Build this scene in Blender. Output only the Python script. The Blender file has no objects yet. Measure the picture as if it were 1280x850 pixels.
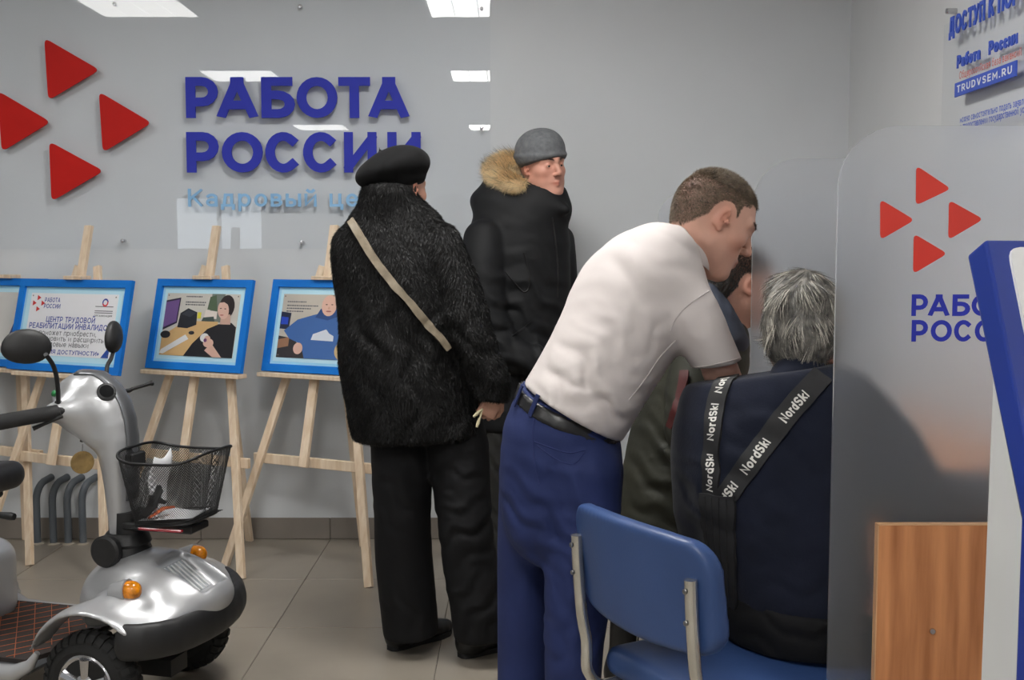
import bpy, math, random
import numpy as np
from mathutils import Vector, Matrix

random.seed(7)
rng = np.random.default_rng(11)
scene = bpy.context.scene
COL = scene.collection

# ------------------------------------------------------------------ camera
FPX, CAMH = 1400.0, 1.333
PITCH = math.atan(109.0 / FPX)
cam_data = bpy.data.cameras.new('camera')
cam = bpy.data.objects.new('camera', cam_data)
COL.objects.link(cam)
cam_data.sensor_width = 36.0
cam_data.lens = 36.0 * FPX / 1280.0
cam_data.clip_start = 0.05
cam.location = (0, 0, CAMH)
cam.rotation_euler = (math.pi / 2 - PITCH, 0, 0)
scene.camera = cam

# ------------------------------------------------------------------ world, light levels, exposure
world = bpy.data.worlds.new('room_world')
scene.world = world
world.use_nodes = True
world.node_tree.nodes['Background'].inputs[0].default_value = (0.75, 0.85, 1.0, 1)
world.node_tree.nodes['Background'].inputs[1].default_value = 0.4
LAMP_STRENGTH = 27.0
WINDOW_STRENGTH = 5.0
scene.view_settings.view_transform = 'Standard'
scene.view_settings.look = 'None'
scene.view_settings.gamma = 1.0
scene.view_settings.use_curve_mapping = False
scene.view_settings.exposure = 0.3
scene.cycles.use_denoising = True
scene.cycles.max_bounces = 10
scene.cycles.transparent_max_bounces = 24
scene.cycles.sample_clamp_indirect = 6.0

# ------------------------------------------------------------------ pixel -> ray helpers (photo frame 1280x850)
_c, _s = math.cos(PITCH), math.sin(PITCH)
CAM = np.array([0, 0, CAMH])
def ray(px, py):
    a, b = (px - 640) / FPX, (425 - py) / FPX
    return np.array([a, _c + b * _s, -_s + b * _c])
def at(px, py, Y):
    d = ray(px, py); return CAM + d * (Y / d[1])
def ground(px, py, z=0.0):
    d = ray(px, py); return CAM + d * ((z - CAMH) / d[2])
def on_x(px, py, X):
    d = ray(px, py); return CAM + d * (X / d[0])
def on_plane(px, py, p0, n):
    d = ray(px, py); p0 = np.array(p0, float); n = np.array(n, float)
    return CAM + d * (np.dot(p0 - CAM, n) / np.dot(d, n))
def m_px(npx, Y):
    return npx * Y / FPX

# ------------------------------------------------------------------ materials
def lin(r, g, b):
    f = lambda c: (c / 255) / 12.92 if c <= 10 else (((c / 255) + 0.055) / 1.055) ** 2.4
    return (f(r), f(g), f(b), 1.0)
MATS = {}
def mat(name, rgb, rough=0.5, metal=0.0, var=0.08, scale=6.0, bump=0.0, bscale=60.0, spec=0.5,
        sheen=0.0, coat=0.0, stretch=None, trans=0.0, attr=None, bdist=0.02, lo=None):
    if name in MATS: return MATS[name]
    m = bpy.data.materials.new(name); m.use_nodes = True
    nt = m.node_tree; N = nt.nodes; L = nt.links
    bs = N['Principled BSDF']
    bs.inputs['Roughness'].default_value = rough
    bs.inputs['Metallic'].default_value = metal
    bs.inputs['Specular IOR Level'].default_value = spec
    if sheen: bs.inputs['Sheen Weight'].default_value = sheen; bs.inputs['Sheen Roughness'].default_value = 0.4
    if coat: bs.inputs['Coat Weight'].default_value = coat; bs.inputs['Coat Roughness'].default_value = 0.08
    if trans: bs.inputs['Transmission Weight'].default_value = trans
    tc = N.new('ShaderNodeTexCoord'); mp = N.new('ShaderNodeMapping')
    L.new(tc.outputs['Object'], mp.inputs['Vector'])
    if stretch: mp.inputs['Scale'].default_value = stretch
    c = lin(*rgb)
    c2 = lin(*lo) if lo else tuple(max(0, x * (1 - 2.2 * var)) for x in c[:3]) + (1,)
    c1 = c if lo else tuple(min(1, x * (1 + 1.2 * var)) for x in c[:3]) + (1,)
    nz = N.new('ShaderNodeTexNoise'); nz.inputs['Scale'].default_value = scale; nz.inputs['Detail'].default_value = 5
    L.new(mp.outputs[0], nz.inputs['Vector'])
    mx = N.new('ShaderNodeMix'); mx.data_type = 'RGBA'
    mr = N.new('ShaderNodeMapRange'); mr.inputs[1].default_value = 0.3; mr.inputs[2].default_value = 0.7
    L.new(nz.outputs[0], mr.inputs[0]); L.new(mr.outputs[0], mx.inputs[0])
    mx.inputs[6].default_value = c2; mx.inputs[7].default_value = c1
    out = mx.outputs[2]
    if attr:
        ac = N.new('ShaderNodeVertexColor'); ac.layer_name = attr
        m2 = N.new('ShaderNodeMix'); m2.data_type = 'RGBA'; m2.blend_type = 'MULTIPLY'; m2.inputs[0].default_value = 1
        L.new(out, m2.inputs[6]); L.new(ac.outputs[0], m2.inputs[7]); out = m2.outputs[2]
    L.new(out, bs.inputs['Base Color'])
    if bump:
        n2 = N.new('ShaderNodeTexNoise'); n2.inputs['Scale'].default_value = bscale; n2.inputs['Detail'].default_value = 4
        L.new(mp.outputs[0], n2.inputs['Vector'])
        bp = N.new('ShaderNodeBump'); bp.inputs['Strength'].default_value = bump; bp.inputs['Distance'].default_value = bdist
        L.new(n2.outputs[0], bp.inputs['Height']); L.new(bp.outputs[0], bs.inputs['Normal'])
    MATS[name] = m
    return m
def mat_emit(name, rgb, strength):
    m = bpy.data.materials.new(name); m.use_nodes = True
    bs = m.node_tree.nodes['Principled BSDF']
    bs.inputs['Base Color'].default_value = (0.8, 0.8, 0.8, 1)
    bs.inputs['Emission Color'].default_value = rgb + (1,)
    bs.inputs['Emission Strength'].default_value = strength
    MATS[name] = m
    return m
def mat_clear(name, tint=(0.985, 0.99, 0.995), rough=0.01, ior=1.45):
    m = bpy.data.materials.new(name); m.use_nodes = True
    nt = m.node_tree; N = nt.nodes; L = nt.links
    N.remove(N['Principled BSDF'])
    tr = N.new('ShaderNodeBsdfTransparent'); tr.inputs[0].default_value = tint + (1,)
    gl = N.new('ShaderNodeBsdfGlossy'); gl.inputs['Roughness'].default_value = rough
    fr = N.new('ShaderNodeFresnel'); fr.inputs[0].default_value = ior
    mx = N.new('ShaderNodeMixShader')
    ge = N.new('ShaderNodeNewGeometry'); ml = N.new('ShaderNodeMath'); ml.operation = 'SUBTRACT'; ml.inputs[0].default_value = 1
    L.new(ge.outputs['Backfacing'], ml.inputs[1]); m2 = N.new('ShaderNodeMath'); m2.operation = 'MULTIPLY'
    L.new(fr.outputs[0], m2.inputs[0]); L.new(ml.outputs[0], m2.inputs[1])
    L.new(m2.outputs[0], mx.inputs[0]); L.new(tr.outputs[0], mx.inputs[1]); L.new(gl.outputs[0], mx.inputs[2])
    L.new(mx.outputs[0], N['Material Output'].inputs[0])
    MATS[name] = m
    return m

# ------------------------------------------------------------------ mesh builder
def A(v): return np.array(v, dtype=float)
def unit(v):
    v = A(v); return v / (np.linalg.norm(v) + 1e-12)
class MB:
    def __init__(s): s.v = []; s.f = []; s.m = []
    def add(s, verts, faces, mi=0):
        o = len(s.v); s.v.extend([tuple(map(float, p)) for p in verts])
        s.f.extend([tuple(i + o for i in f) for f in faces]); s.m.extend([mi] * len(faces)); return s
    def box(s, lo, hi, mi=0, c=0.0, M=None):
        x0, y0, z0 = lo; x1, y1, z1 = hi
        if c <= 0:
            vs = [(x, y, z) for z in (z0, z1) for y in (y0, y1) for x in (x0, x1)]
            fs = [(0, 2, 3, 1), (4, 5, 7, 6), (0, 1, 5, 4), (2, 6, 7, 3), (0, 4, 6, 2), (1, 3, 7, 5)]
        else:
            c = min(c, (x1 - x0) * .49, (y1 - y0) * .49, (z1 - z0) * .49)
            vs = []; idx = {}
            for ix, x in enumerate((x0, x1)):
                for iy, y in enumerate((y0, y1)):
                    for iz, z in enumerate((z0, z1)):
                        sx, sy, sz = (1, -1)[ix], (1, -1)[iy], (1, -1)[iz]
                        idx[ix, iy, iz, 0] = len(vs); vs.append((x, y + sy * c, z + sz * c))
                        idx[ix, iy, iz, 1] = len(vs); vs.append((x + sx * c, y, z + sz * c))
                        idx[ix, iy, iz, 2] = len(vs); vs.append((x + sx * c, y + sy * c, z))
            fs = []
            g = lambda a, b, cc, k: idx[a, b, cc, k]
            for i in (0, 1):
                q = [g(i, 0, 0, 0), g(i, 1, 0, 0), g(i, 1, 1, 0), g(i, 0, 1, 0)]; fs.append(q if i else q[::-1])
                q = [g(0, i, 0, 1), g(0, i, 1, 1), g(1, i, 1, 1), g(1, i, 0, 1)]; fs.append(q if i else q[::-1])
                q = [g(0, 0, i, 2), g(1, 0, i, 2), g(1, 1, i, 2), g(0, 1, i, 2)]; fs.append(q if i else q[::-1])
            for i in (0, 1):
                for j in (0, 1):
                    par = (i + j) % 2 == 0
                    q = [g(i, j, 0, 0), g(i, j, 1, 0), g(i, j, 1, 1), g(i, j, 0, 1)]; fs.append(q if not par else q[::-1])
                    q = [g(i, 0, j, 0), g(i, 1, j, 0), g(i, 1, j, 2), g(i, 0, j, 2)]; fs.append(q if par else q[::-1])
                    q = [g(0, i, j, 1), g(1, i, j, 1), g(1, i, j, 2), g(0, i, j, 2)]; fs.append(q if not par else q[::-1])
            for i in (0, 1):
                for j in (0, 1):
                    for k in (0, 1):
                        q = [g(i, j, k, 0), g(i, j, k, 1), g(i, j, k, 2)]
                        fs.append(q if (i + j + k) % 2 else q[::-1])
        if M is not None: vs = [tuple(M @ Vector(p)) for p in vs]
        return s.add(vs, fs, mi)
    def bar(s, a, b, w, d, up=(0, 0, 1), mi=0, c=0.0):
        """rectangular bar from a to b: w across (perp. to up), d along up"""
        a, b = A(a), A(b); t = unit(b - a); u = unit(np.cross(up, t)); v = np.cross(t, u)
        M = Matrix(((u[0], v[0], t[0], a[0]), (u[1], v[1], t[1], a[1]), (u[2], v[2], t[2], a[2]), (0, 0, 0, 1)))
        return s.box((-w / 2, -d / 2, 0), (w / 2, d / 2, float(np.linalg.norm(b - a))), mi, c, M)
    def tube(s, pts, r, n=10, mi=0, closed=False, caps=True, flat=None):
        pts = [A(p) for p in pts]; m = len(pts)
        rs = r if hasattr(r, '__len__') else [r] * m
        T = []
        for i in range(m):
            if closed: t = pts[(i + 1) % m] - pts[i - 1]
            else: t = pts[min(i + 1, m - 1)] - pts[max(i - 1, 0)]
            T.append(unit(t))
        u = np.cross(T[0], (0, 0, 1))
        if np.linalg.norm(u) < 1e-3: u = np.cross(T[0], (1, 0, 0))
        u = unit(u); vs = []
        for i in range(m):
            u = unit(u - T[i] * np.dot(u, T[i])); w = np.cross(T[i], u)
            for k in range(n):
                a = 2 * math.pi * k / n
                vs.append(pts[i] + rs[i] * (u * math.cos(a) + w * math.sin(a) * (flat or 1)))
        fs = []
        for i in range(m if closed else m - 1):
            j = (i + 1) % m
            for k in range(n):
                fs.append((i * n + k, i * n + (k + 1) % n, j * n + (k + 1) % n, j * n + k))
        if caps and not closed:
            fs.append(tuple(range(n))[::-1]); fs.append(tuple((m - 1) * n + k for k in range(n)))
        return s.add(vs, fs, mi)
    def lathe(s, prof, c, ax=(0, 0, 1), n=24, mi=0, u=None):
        """prof: (radius, height) list along ax from point c"""
        ax = unit(ax); u = unit(u if u is not None else (np.cross(ax, (0, 0, 1)) if abs(ax[2]) < .9 else np.cross(ax, (1, 0, 0))))
        w = np.cross(ax, u); c = A(c); vs = []; fs = []
        for (r, h) in prof:
            for k in range(n):
                a = 2 * math.pi * k / n
                vs.append(c + ax * h + max(r, 1e-5) * (u * math.cos(a) + w * math.sin(a)))
        for i in range(len(prof) - 1):
            for k in range(n):
                fs.append((i * n + k, i * n + (k + 1) % n, (i + 1) * n + (k + 1) % n, (i + 1) * n + k))
        if prof[0][0] > 1e-4: fs.append(tuple(range(n))[::-1])
        if prof[-1][0] > 1e-4: fs.append(tuple((len(prof) - 1) * n + k for k in range(n)))
        return s.add(vs, fs, mi)
    def prism(s, pts, mp, d0, d1, mi=0):
        """2-D outline (counter-clockwise), mapped by mp(x, y, depth)"""
        n = len(pts)
        vs = [mp(x, y, d0) for x, y in pts] + [mp(x, y, d1) for x, y in pts]
        fs = [tuple(range(n))[::-1], tuple(range(n, 2 * n))]
        fs += [(i, (i + 1) % n, n + (i + 1) % n, n + i) for i in range(n)]
        return s.add(vs, fs, mi)
    def build(s, name, mats, parent=None, local=False, smooth=None):
        return mesh_obj(name, s.v, s.f, mats, parent, local, smooth, s.m)

def mesh_obj(name, v, f, mats, parent=None, local=False, smooth=None, midx=None, origin=None):
    v = np.asarray(v, dtype=np.float64).reshape(-1, 3)
    off = np.zeros(3)
    if not local:
        q = parent
        while q is not None: off = off + A(q.location); q = q.parent
    if origin is not None: off = A(origin)
    me = bpy.data.meshes.new(name)
    if isinstance(f, list): me.from_pydata((v - off).tolist(), [], f)
    else:                      # numpy quads
        me.vertices.add(len(v)); me.vertices.foreach_set('co', (v - off).astype(np.float32).ravel())
        me.loops.add(f.size); me.loops.foreach_set('vertex_index', f.astype(np.int32).ravel())
        me.polygons.add(len(f)); me.polygons.foreach_set('loop_start', np.arange(len(f), dtype=np.int32) * f.shape[1])
        me.update(calc_edges=True)
    mats = mats if isinstance(mats, (list, tuple)) else [mats]
    for m in mats: me.materials.append(m)
    if midx is not None and len(mats) > 1: me.polygons.foreach_set('material_index', np.array(midx, dtype=np.int32))
    if smooth is not None:
        me.shade_smooth()
        if smooth < 180: me.set_sharp_from_angle(angle=math.radians(smooth))
    me.update()
    o = bpy.data.objects.new(name, me); COL.objects.link(o)
    if parent is not None: o.parent = parent
    elif origin is not None: o.location = origin
    return o
def tag(o, label, cat, group=None):
    o['label'] = label; o['category'] = cat
    if group: o['group'] = group
    return o
def thing(name, label, cat, loc=(0, 0, 0), rz=0.0, group=None):
    o = bpy.data.objects.new(name, None); COL.objects.link(o)
    o.empty_display_size = 0.05
    o.location = tuple(map(float, loc)); o.rotation_euler = (0, 0, rz)
    return tag(o, label, cat, group)
def struct(o):
    o['kind'] = 'structure'; return o
def copy_tree(o, parent=None):
    c = o.copy(); COL.objects.link(c); c.parent = parent
    for ch in list(o.children): copy_tree(ch, c)
    return c

# ------------------------------------------------------------------ stroke lettering
def arc(cx, cy, rx, ry, a0, a1, n=9):
    return [(cx + rx * math.cos(math.radians(a0 + (a1 - a0) * i / (n - 1))), cy + ry * math.sin(math.radians(a0 + (a1 - a0) * i / (n - 1)))) for i in range(n)]
def bowl(y0, y1, x1=1.0, rx=.5):
    ry = (y1 - y0) / 2
    return [(0, y1)] + arc(x1 - rx, (y0 + y1) / 2, rx, ry, 90, -90) + [(0, y0)]
_O = arc(.5, .5, .5, .5, 0, 345, 24)
_C = arc(.5, .5, .5, .5, 48, 312, 18)
_stem = [(0, 0), (0, 1)]
_BR = [(.2, 1.42), (.36, 1.3), (.64, 1.3), (.8, 1.42)]
# name: (width, [polylines], closed flags)   coordinates 0..1 = stroke centre lines of the letter box
UP = {
 'А': (.84, [[(0, 0), (.47, 1)], [(.53, 1), (1, 0)], [(.2, .27), (.8, .27)], [(.45, 1), (.55, 1)]]), 'Б': (.72, [[(.9, 1), (0, 1), (0, 0)], bowl(0, .58)]),
 'В': (.72, [_stem, bowl(.53, 1, .9, .4), bowl(0, .53)]), 'Г': (.58, [[(0, 0), (0, 1), (1, 1)]]),
 'Д': (.86, [[(0, -.2), (0, 0), (1, 0), (1, -.2)], [(.15, 0), (.28, 1), (.85, 1), (.85, 0)]]), 'Е': (.64, [[(1, 1), (0, 1), (0, 0), (1, 0)], [(0, .52), (.88, .52)]]),
 'З': (.66, [arc(.45, .76, .45, .24, 140, -90, 9) + arc(.48, .26, .52, .26, 90, -140, 9)]),
 'И': (.78, [[(0, 1), (0, 0)], [(0, 0.04), (1, .96)], [(1, 1), (1, 0)]]), 'Й': (.78, [[(0, 1), (0, 0)], [(0, 0.04), (1, .96)], [(1, 1), (1, 0)], [(.2, 1.4), (.36, 1.28), (.64, 1.28), (.8, 1.4)]]),
 'К': (.72, [_stem, [(1, 1), (.12, .45)], [(.3, .56), (1, 0)]]), 'Л': (.78, [[(-.05, 0), (.1, .1), (.25, 1), (1, 1), (1, 0)]]),
 'М': (.92, [[(0, 0), (0, 1), (.5, .3), (1, 1), (1, 0)]]), 'Н': (.76, [_stem, [(1, 0), (1, 1)], [(0, .5), (1, .5)]]), 'О': (.92, [_O]),
 'П': (.76, [[(0, 0), (0, 1), (1, 1), (1, 0)]]), 'Р': (.72, [_stem, bowl(.36, 1)]), 'С': (.82, [_C]), 'Т': (.72, [[(0, 1), (1, 1)], [(.5, 1), (.5, 0)]]),
 'У': (.76, [[(0, 1), (.52, .3)], [(1, 1), (.5, .18), (.3, 0), (.06, 0)]]), 'Ц': (.8, [[(0, 1), (0, 0), (.95, 0), (1.06, 0), (1.06, -.2)], [(.88, 1), (.88, 0)]]),
 'Ч': (.7, [[(0, 1), (0, .55), (.2, .4), (1, .4)], [(1, 1), (1, 0)]]), 'Ы': (.95, [[(0, 1), (0, 0)], [(0, .58), (.45, .58), (.64, .46), (.64, .12), (.45, 0), (0, 0)], [(1, 0), (1, 1)]]),
 'Я': (.74, [[(1, 0), (1, 1)], [(1, 1), (.35, 1)] + arc(.35, .7, .35, .3, 90, 270) + [(1, .4)], [(.45, .4), (0, 0)]]),
 '«': (.5, [[(.5, .7), (.1, .45), (.5, .2)], [(1, .7), (.6, .45), (1, .2)]]), '»': (.5, [[(.5, .7), (.9, .45), (.5, .2)], [(0, .7), (.4, .45), (0, .2)]]),
 '.': (.2, [[(.5, 0), (.5, .02)]]), ',': (.2, [[(.5, .05), (.3, -.14)]]), '-': (.4, [[(0, .45), (1, .45)]]),
 'T': (.72, [[(0, 1), (1, 1)], [(.5, 1), (.5, 0)]]), 'R': (.7, [_stem, bowl(.42, 1), [(.5, .42), (1, 0)]]), 'U': (.74, [[(0, 1), (0, .35)] + arc(.5, .35, .5, .35, 180, 360) + [(1, 1)]]),
 'D': (.76, [_stem, bowl(0, 1, 1, .6)]), 'V': (.78, [[(0, 1), (.46, 0), (.54, 0), (1, 1)]]), 'E': (.62, [[(1, 1), (0, 1), (0, 0), (1, 0)], [(0, .52), (.88, .52)]]),
 'M': (.9, [[(0, 0), (0, 1), (.5, .3), (1, 1), (1, 0)]]), 'S': (.66, [arc(.5, .745, .5, .255, 35, 270, 10) + arc(.5, .245, .5, .265, 90, -145, 10)]), 'N': (.76, [[(0, 0), (0, 1), (1, 0), (1, 1)]]),
}
LO = {   # lower case: 1.0 = x-height
 'а': (.6, [arc(.5, .72, .5, .28, 150, 0, 7) + [(1, 0)], arc(.45, .28, .45, .28, 60, 300, 9) + [(1, .12)], [(.5, .56), (1, .56)]]),
 'б': (.66, [_O, [(0, .5), (.05, 1.0), (.4, 1.4), (.95, 1.5)]]), 'в': (.6, [_stem, bowl(.52, 1, .9, .4), bowl(0, .52)]), 'г': (.5, [[(0, 0), (0, 1), (1, 1)]]),
 'д': (.72, [[(0, -.3), (0, 0), (1, 0), (1, -.3)], [(.15, 0), (.28, 1), (.85, 1), (.85, 0)]]), 'е': (.64, [arc(.5, .5, .5, .5, 8, 318, 18), [(.06, .5), (.94, .5)]]),
 'ж': (.9, [[(.5, 0), (.5, 1)], [(0, 1), (.5, .5), (0, 0)], [(1, 1), (.5, .5), (1, 0)]]), 'з': (.54, [arc(.45, .75, .45, .25, 140, -90, 8) + arc(.48, .25, .52, .25, 90, -140, 8)]),
 'и': (.64, [[(0, 1), (0, 0), (1, 1), (1, 0)]]), 'й': (.64, [[(0, 1), (0, 0), (1, 1), (1, 0)], _BR]), 'к': (.58, [_stem, [(1, 1), (.1, .48)], [(.3, .58), (1, 0)]]),
 'л': (.64, [[(-.05, 0), (.1, .1), (.25, 1), (1, 1), (1, 0)]]), 'м': (.76, [[(0, 0), (0, 1), (.5, .2), (1, 1), (1, 0)]]), 'н': (.62, [_stem, [(1, 0), (1, 1)], [(0, .52), (1, .52)]]),
 'о': (.68, [_O]), 'п': (.62, [[(0, 0), (0, 1), (1, 1), (1, 0)]]), 'р': (.66, [[(0, -.45), (0, 1)], _O]), 'с': (.58, [_C]), 'т': (.56, [[(0, 1), (1, 1)], [(.5, 1), (.5, 0)]]),
 'у': (.62, [[(0, 1), (.52, .08)], [(1, 1), (.4, -.35), (.1, -.42)]]), 'х': (.6, [[(0, 0), (1, 1)], [(0, 1), (1, 0)]]), 'ц': (.68, [[(0, 1), (0, 0), (1.08, 0), (1.08, -.3)], [(.88, 1), (.88, 0)]]),
 'щ': (.92, [[(0, 1), (0, 0), (1.04, 0), (1.04, -.3)], [(.45, 0), (.45, 1)], [(.9, 0), (.9, 1)]]), 'ш': (.86, [[(0, 1), (0, 0), (1, 0), (1, 1)], [(.5, 0), (.5, 1)]]), 'ь': (.56, [[(0, 1), (0, 0)], bowl(0, .55)]), 'ы': (.8, [[(0, 1), (0, 0)], [(0, .55), (.42, .55), (.6, .42), (.6, .12), (.42, 0), (0, 0)], [(1, 0), (1, 1)]]),
 'я': (.6, [[(1, 0), (1, 1), (.3, 1), (0, .85), (0, .6), (.3, .45), (1, .45)], [(.45, .45), (0, 0)]]),
 'o': (.68, [_O]), 'r': (.42, [_stem, [(0, .6), (.4, .95), (1, .98)]]), 'd': (.66, [[(1, 0), (1, 1.45)], _O]), 'k': (.58, [[(0, 0), (0, 1.45)], [(1, 1), (.1, .45)], [(.3, .58), (1, 0)]]), 'i': (.14, [[(.5, 0), (.5, 1)], [(.5, 1.36), (.5, 1.4)]]),
}
def ribbon(pts, w):
    """mitred flat stroke, square ends -> (verts, quads)"""
    closed = len(pts) > 12 and math.dist(pts[0], pts[-1]) < .35 * math.dist(pts[0], pts[len(pts) // 2])
    p = [A(q) for q in pts]; n = len(p)
    if not closed:
        p[0] = p[0] - unit(p[1] - p[0]) * w / 2; p[-1] = p[-1] + unit(p[-1] - p[-2]) * w / 2
    vs = []
    for i in range(n):
        d0 = unit(p[i] - p[i - 1]) if (closed or i > 0) else unit(p[1] - p[0])
        d1 = unit(p[(i + 1) % n] - p[i]) if (closed or i < n - 1) else d0
        n0, n1 = A((-d0[1], d0[0])), A((-d1[1], d1[0]))
        b = unit(n0 + n1) if np.linalg.norm(n0 + n1) > 1e-3 else n0
        k = min(1 / max(np.dot(b, n0), .35), 1.9)
        vs += [p[i] + b * w / 2 * k, p[i] - b * w / 2 * k]
    fs = [(2 * i + 1, 2 * ((i + 1) % n) + 1, 2 * ((i + 1) % n), 2 * i) for i in range(n if closed else n - 1)]
    return vs, fs
def glyph(ch, size, weight):
    """-> (advance width, [(verts2d, quads)])"""
    if ch == ' ': return .36 * size, []
    up = ch in UP
    Wd, polys = UP[ch] if up else LO[ch]
    h = size * (1.0 if up else .73); w = weight * size; W = Wd * size * (1 if up else .95)
    out = []
    for pl in polys:
        q = [(w / 2 + x * (W - w), w / 2 + y * (h - w)) for x, y in pl]
        vs, fs = ribbon(q, w)
        if min(y for x, y in pl) >= 0 and max(y for x, y in pl) <= 1.01: vs = [A((v[0], min(max(v[1], 0), h))) for v in vs]
        if min(x for x, y in pl) >= 0 and max(x for x, y in pl) <= 1.01: vs = [A((min(max(v[0], -.02 * size), W + .02 * size), v[1])) for v in vs]
        out.append((vs, fs))
    return W, out
def text_glyphs(txt, size, weight=.16, gap=.16, width=None):
    x = 0; res = []
    for ch in txt:
        W, st = glyph(ch, size, weight)
        res.append((ch, x, W, st)); x += W + gap * size * (.6 if ch == ' ' else 1)
    tot = x - gap * size
    k = (width / tot) if width else 1.0
    return [(c, X * k, W * k, [([(a + A((X / 1, 0))) * A((k, 1)) for a in vs], fs) for vs, fs in st]) for c, X, W, st in res], tot * k
def put_glyph(mb, strokes, mp, d0, d1, mi=0):
    for si, (vs, fs) in enumerate(strokes):
        n = len(vs); d1 = d1 + (.00025 if d1 > d0 + 1e-9 else .00004) * (si > 0); d0 = d0 - (.0001 if d1 > d0 + .0004 else -.00004) * (si > 0)
        if abs(d1 - d0) < 1e-6:
            mb.add([mp(x, y, d0) for x, y in vs], [tuple(f) for f in fs], mi)
        else:
            V = [mp(x, y, d0) for x, y in vs] + [mp(x, y, d1) for x, y in vs]
            F = []; from collections import Counter
            ec = Counter()
            for f in fs:
                F.append(tuple(f)[::-1]); F.append(tuple(i + n for i in f))
                for i in range(4): ec[(f[i], f[(i + 1) % 4])] += 1
            for (a, b) in list(ec):
                if (b, a) not in ec: F.append((a, b, b + n, a + n))
            mb.add(V, F, mi)
def put_text(mb, txt, mp, size, weight=.16, gap=.16, x0=0, y0=0, d0=0, d1=0, mi=0, align='l', width=None):
    gl, tot = text_glyphs(txt, size, weight, gap, width)
    ox = x0 - (tot / 2 if align == 'c' else 0)
    for c, X, W, st in gl:
        put_glyph(mb, st, lambda x, y, d: mp(x + ox, y + y0, d), d0, d1, mi)
    return tot
def round_poly(pts, r, n=5):
    out = []; m = len(pts)
    for i in range(m):
        p, a, b = A(pts[i]), A(pts[i - 1]), A(pts[(i + 1) % m])
        da, db = unit(a - p), unit(b - p)
        for k in range(n):
            t = k / (n - 1)
            q = (1 - t) ** 2 * (p + da * r) + 2 * t * (1 - t) * p + t * t * (p + db * r)
            out.append(tuple(q))
    return out

# ------------------------------------------------------------------ signed-distance modelling
f32 = np.float32
def smin(a, b, k):
    if k <= 0: return np.minimum(a, b)
    h = np.maximum(k - np.abs(a - b), 0) / k
    return np.minimum(a, b) - h * h * k * f32(.25)
def cone(a, b, ra, rb=None):
    a, b = A(a).astype(f32), A(b).astype(f32); rb = ra if rb is None else rb
    ba = b - a; L2 = f32(max(float(ba @ ba), 1e-9))
    def f(P):
        q = P - a; t = np.clip((q @ ba) / L2, 0, 1)
        q = q - t[..., None] * ba
        return np.sqrt((q * q).sum(-1)) - (f32(ra) + f32(rb - ra) * t)
    return f
def ball(c, r): return cone(c, A(c) + A((0, 0, 1e-4)), r)
def ell(c, r, R=None):
    c = A(c).astype(f32); r = A(r).astype(f32); R = None if R is None else A(R).astype(f32)
    def f(P):
        q = P - c
        if R is not None: q = q @ R      # columns of R are the axes
        k0 = np.sqrt(((q / r) ** 2).sum(-1)); k1 = np.sqrt(((q / (r * r)) ** 2).sum(-1))
        return k0 * (k0 - 1) / np.maximum(k1, 1e-6)
    return f
def rbox(c, h, r, R=None):
    c = A(c).astype(f32); h = (A(h) - r).astype(f32); R = None if R is None else A(R).astype(f32)
    def f(P):
        q = P - c
        if R is not None: q = q @ R
        q = np.abs(q) - h
        return np.sqrt((np.maximum(q, 0) ** 2).sum(-1)) + np.minimum(q.max(-1), 0) - f32(r)
    return f
def half(p, n):
    """negative on the side n points away from"""
    p = A(p).astype(f32); n = unit(n).astype(f32)
    return lambda P: (P - p) @ n
def spline(arr, n):
    """Catmull-Rom through rows of arr, n steps per span"""
    arr = A(arr); m = len(arr); out = []
    for i in range(m - 1):
        p0, p1, p2, p3 = arr[max(i - 1, 0)], arr[i], arr[i + 1], arr[min(i + 2, m - 1)]
        for k in range(n):
            t = k / n
            out.append(.5 * (2 * p1 + (p2 - p0) * t + (2 * p0 - 5 * p1 + 4 * p2 - p3) * t * t + (3 * p1 - p0 - 3 * p2 + p3) * t ** 3))
    out.append(arr[-1]); return A(out)
def etube(nodes, u, n=2):
    """nodes: (x,y,z, ru, rv); u: direction of the ru axis. elliptical limb/torso"""
    nd = spline([list(a) for a in nodes], n); u = unit(u); segs = []
    for i in range(len(nd) - 1):
        a, b = nd[i, :3], nd[i + 1, :3]; t = unit(b - a)
        uu = unit(u - t * (u @ t)); vv = np.cross(t, uu)
        segs.append((a.astype(f32), (b - a).astype(f32), f32(max((b - a) @ (b - a), 1e-9)), uu.astype(f32), vv.astype(f32), t.astype(f32), nd[i, 3:].astype(f32), nd[i + 1, 3:].astype(f32)))
    def f(P):
        d = None
        for a, ba, L2, uu, vv, t, r0, r1 in segs:
            q = P - a; s = np.clip((q @ ba) / L2, 0, 1)
            q = q - s[..., None] * ba
            ru = r0[0] + (r1[0] - r0[0]) * s; rv = r0[1] + (r1[1] - r0[1]) * s; rt = np.minimum(ru, rv)
            x, y, z = q @ uu, q @ vv, q @ t
            k0 = np.sqrt((x / ru) ** 2 + (y / rv) ** 2 + (z / rt) ** 2)
            k1 = np.sqrt((x / ru ** 2) ** 2 + (y / rv ** 2) ** 2 + (z / rt ** 2) ** 2)
            e = np.where(k1 > 1e-4, k0 * (k0 - 1) / np.maximum(k1, 1e-4), -rt)
            d = e if d is None else np.minimum(d, e)
        return d
    return f
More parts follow.
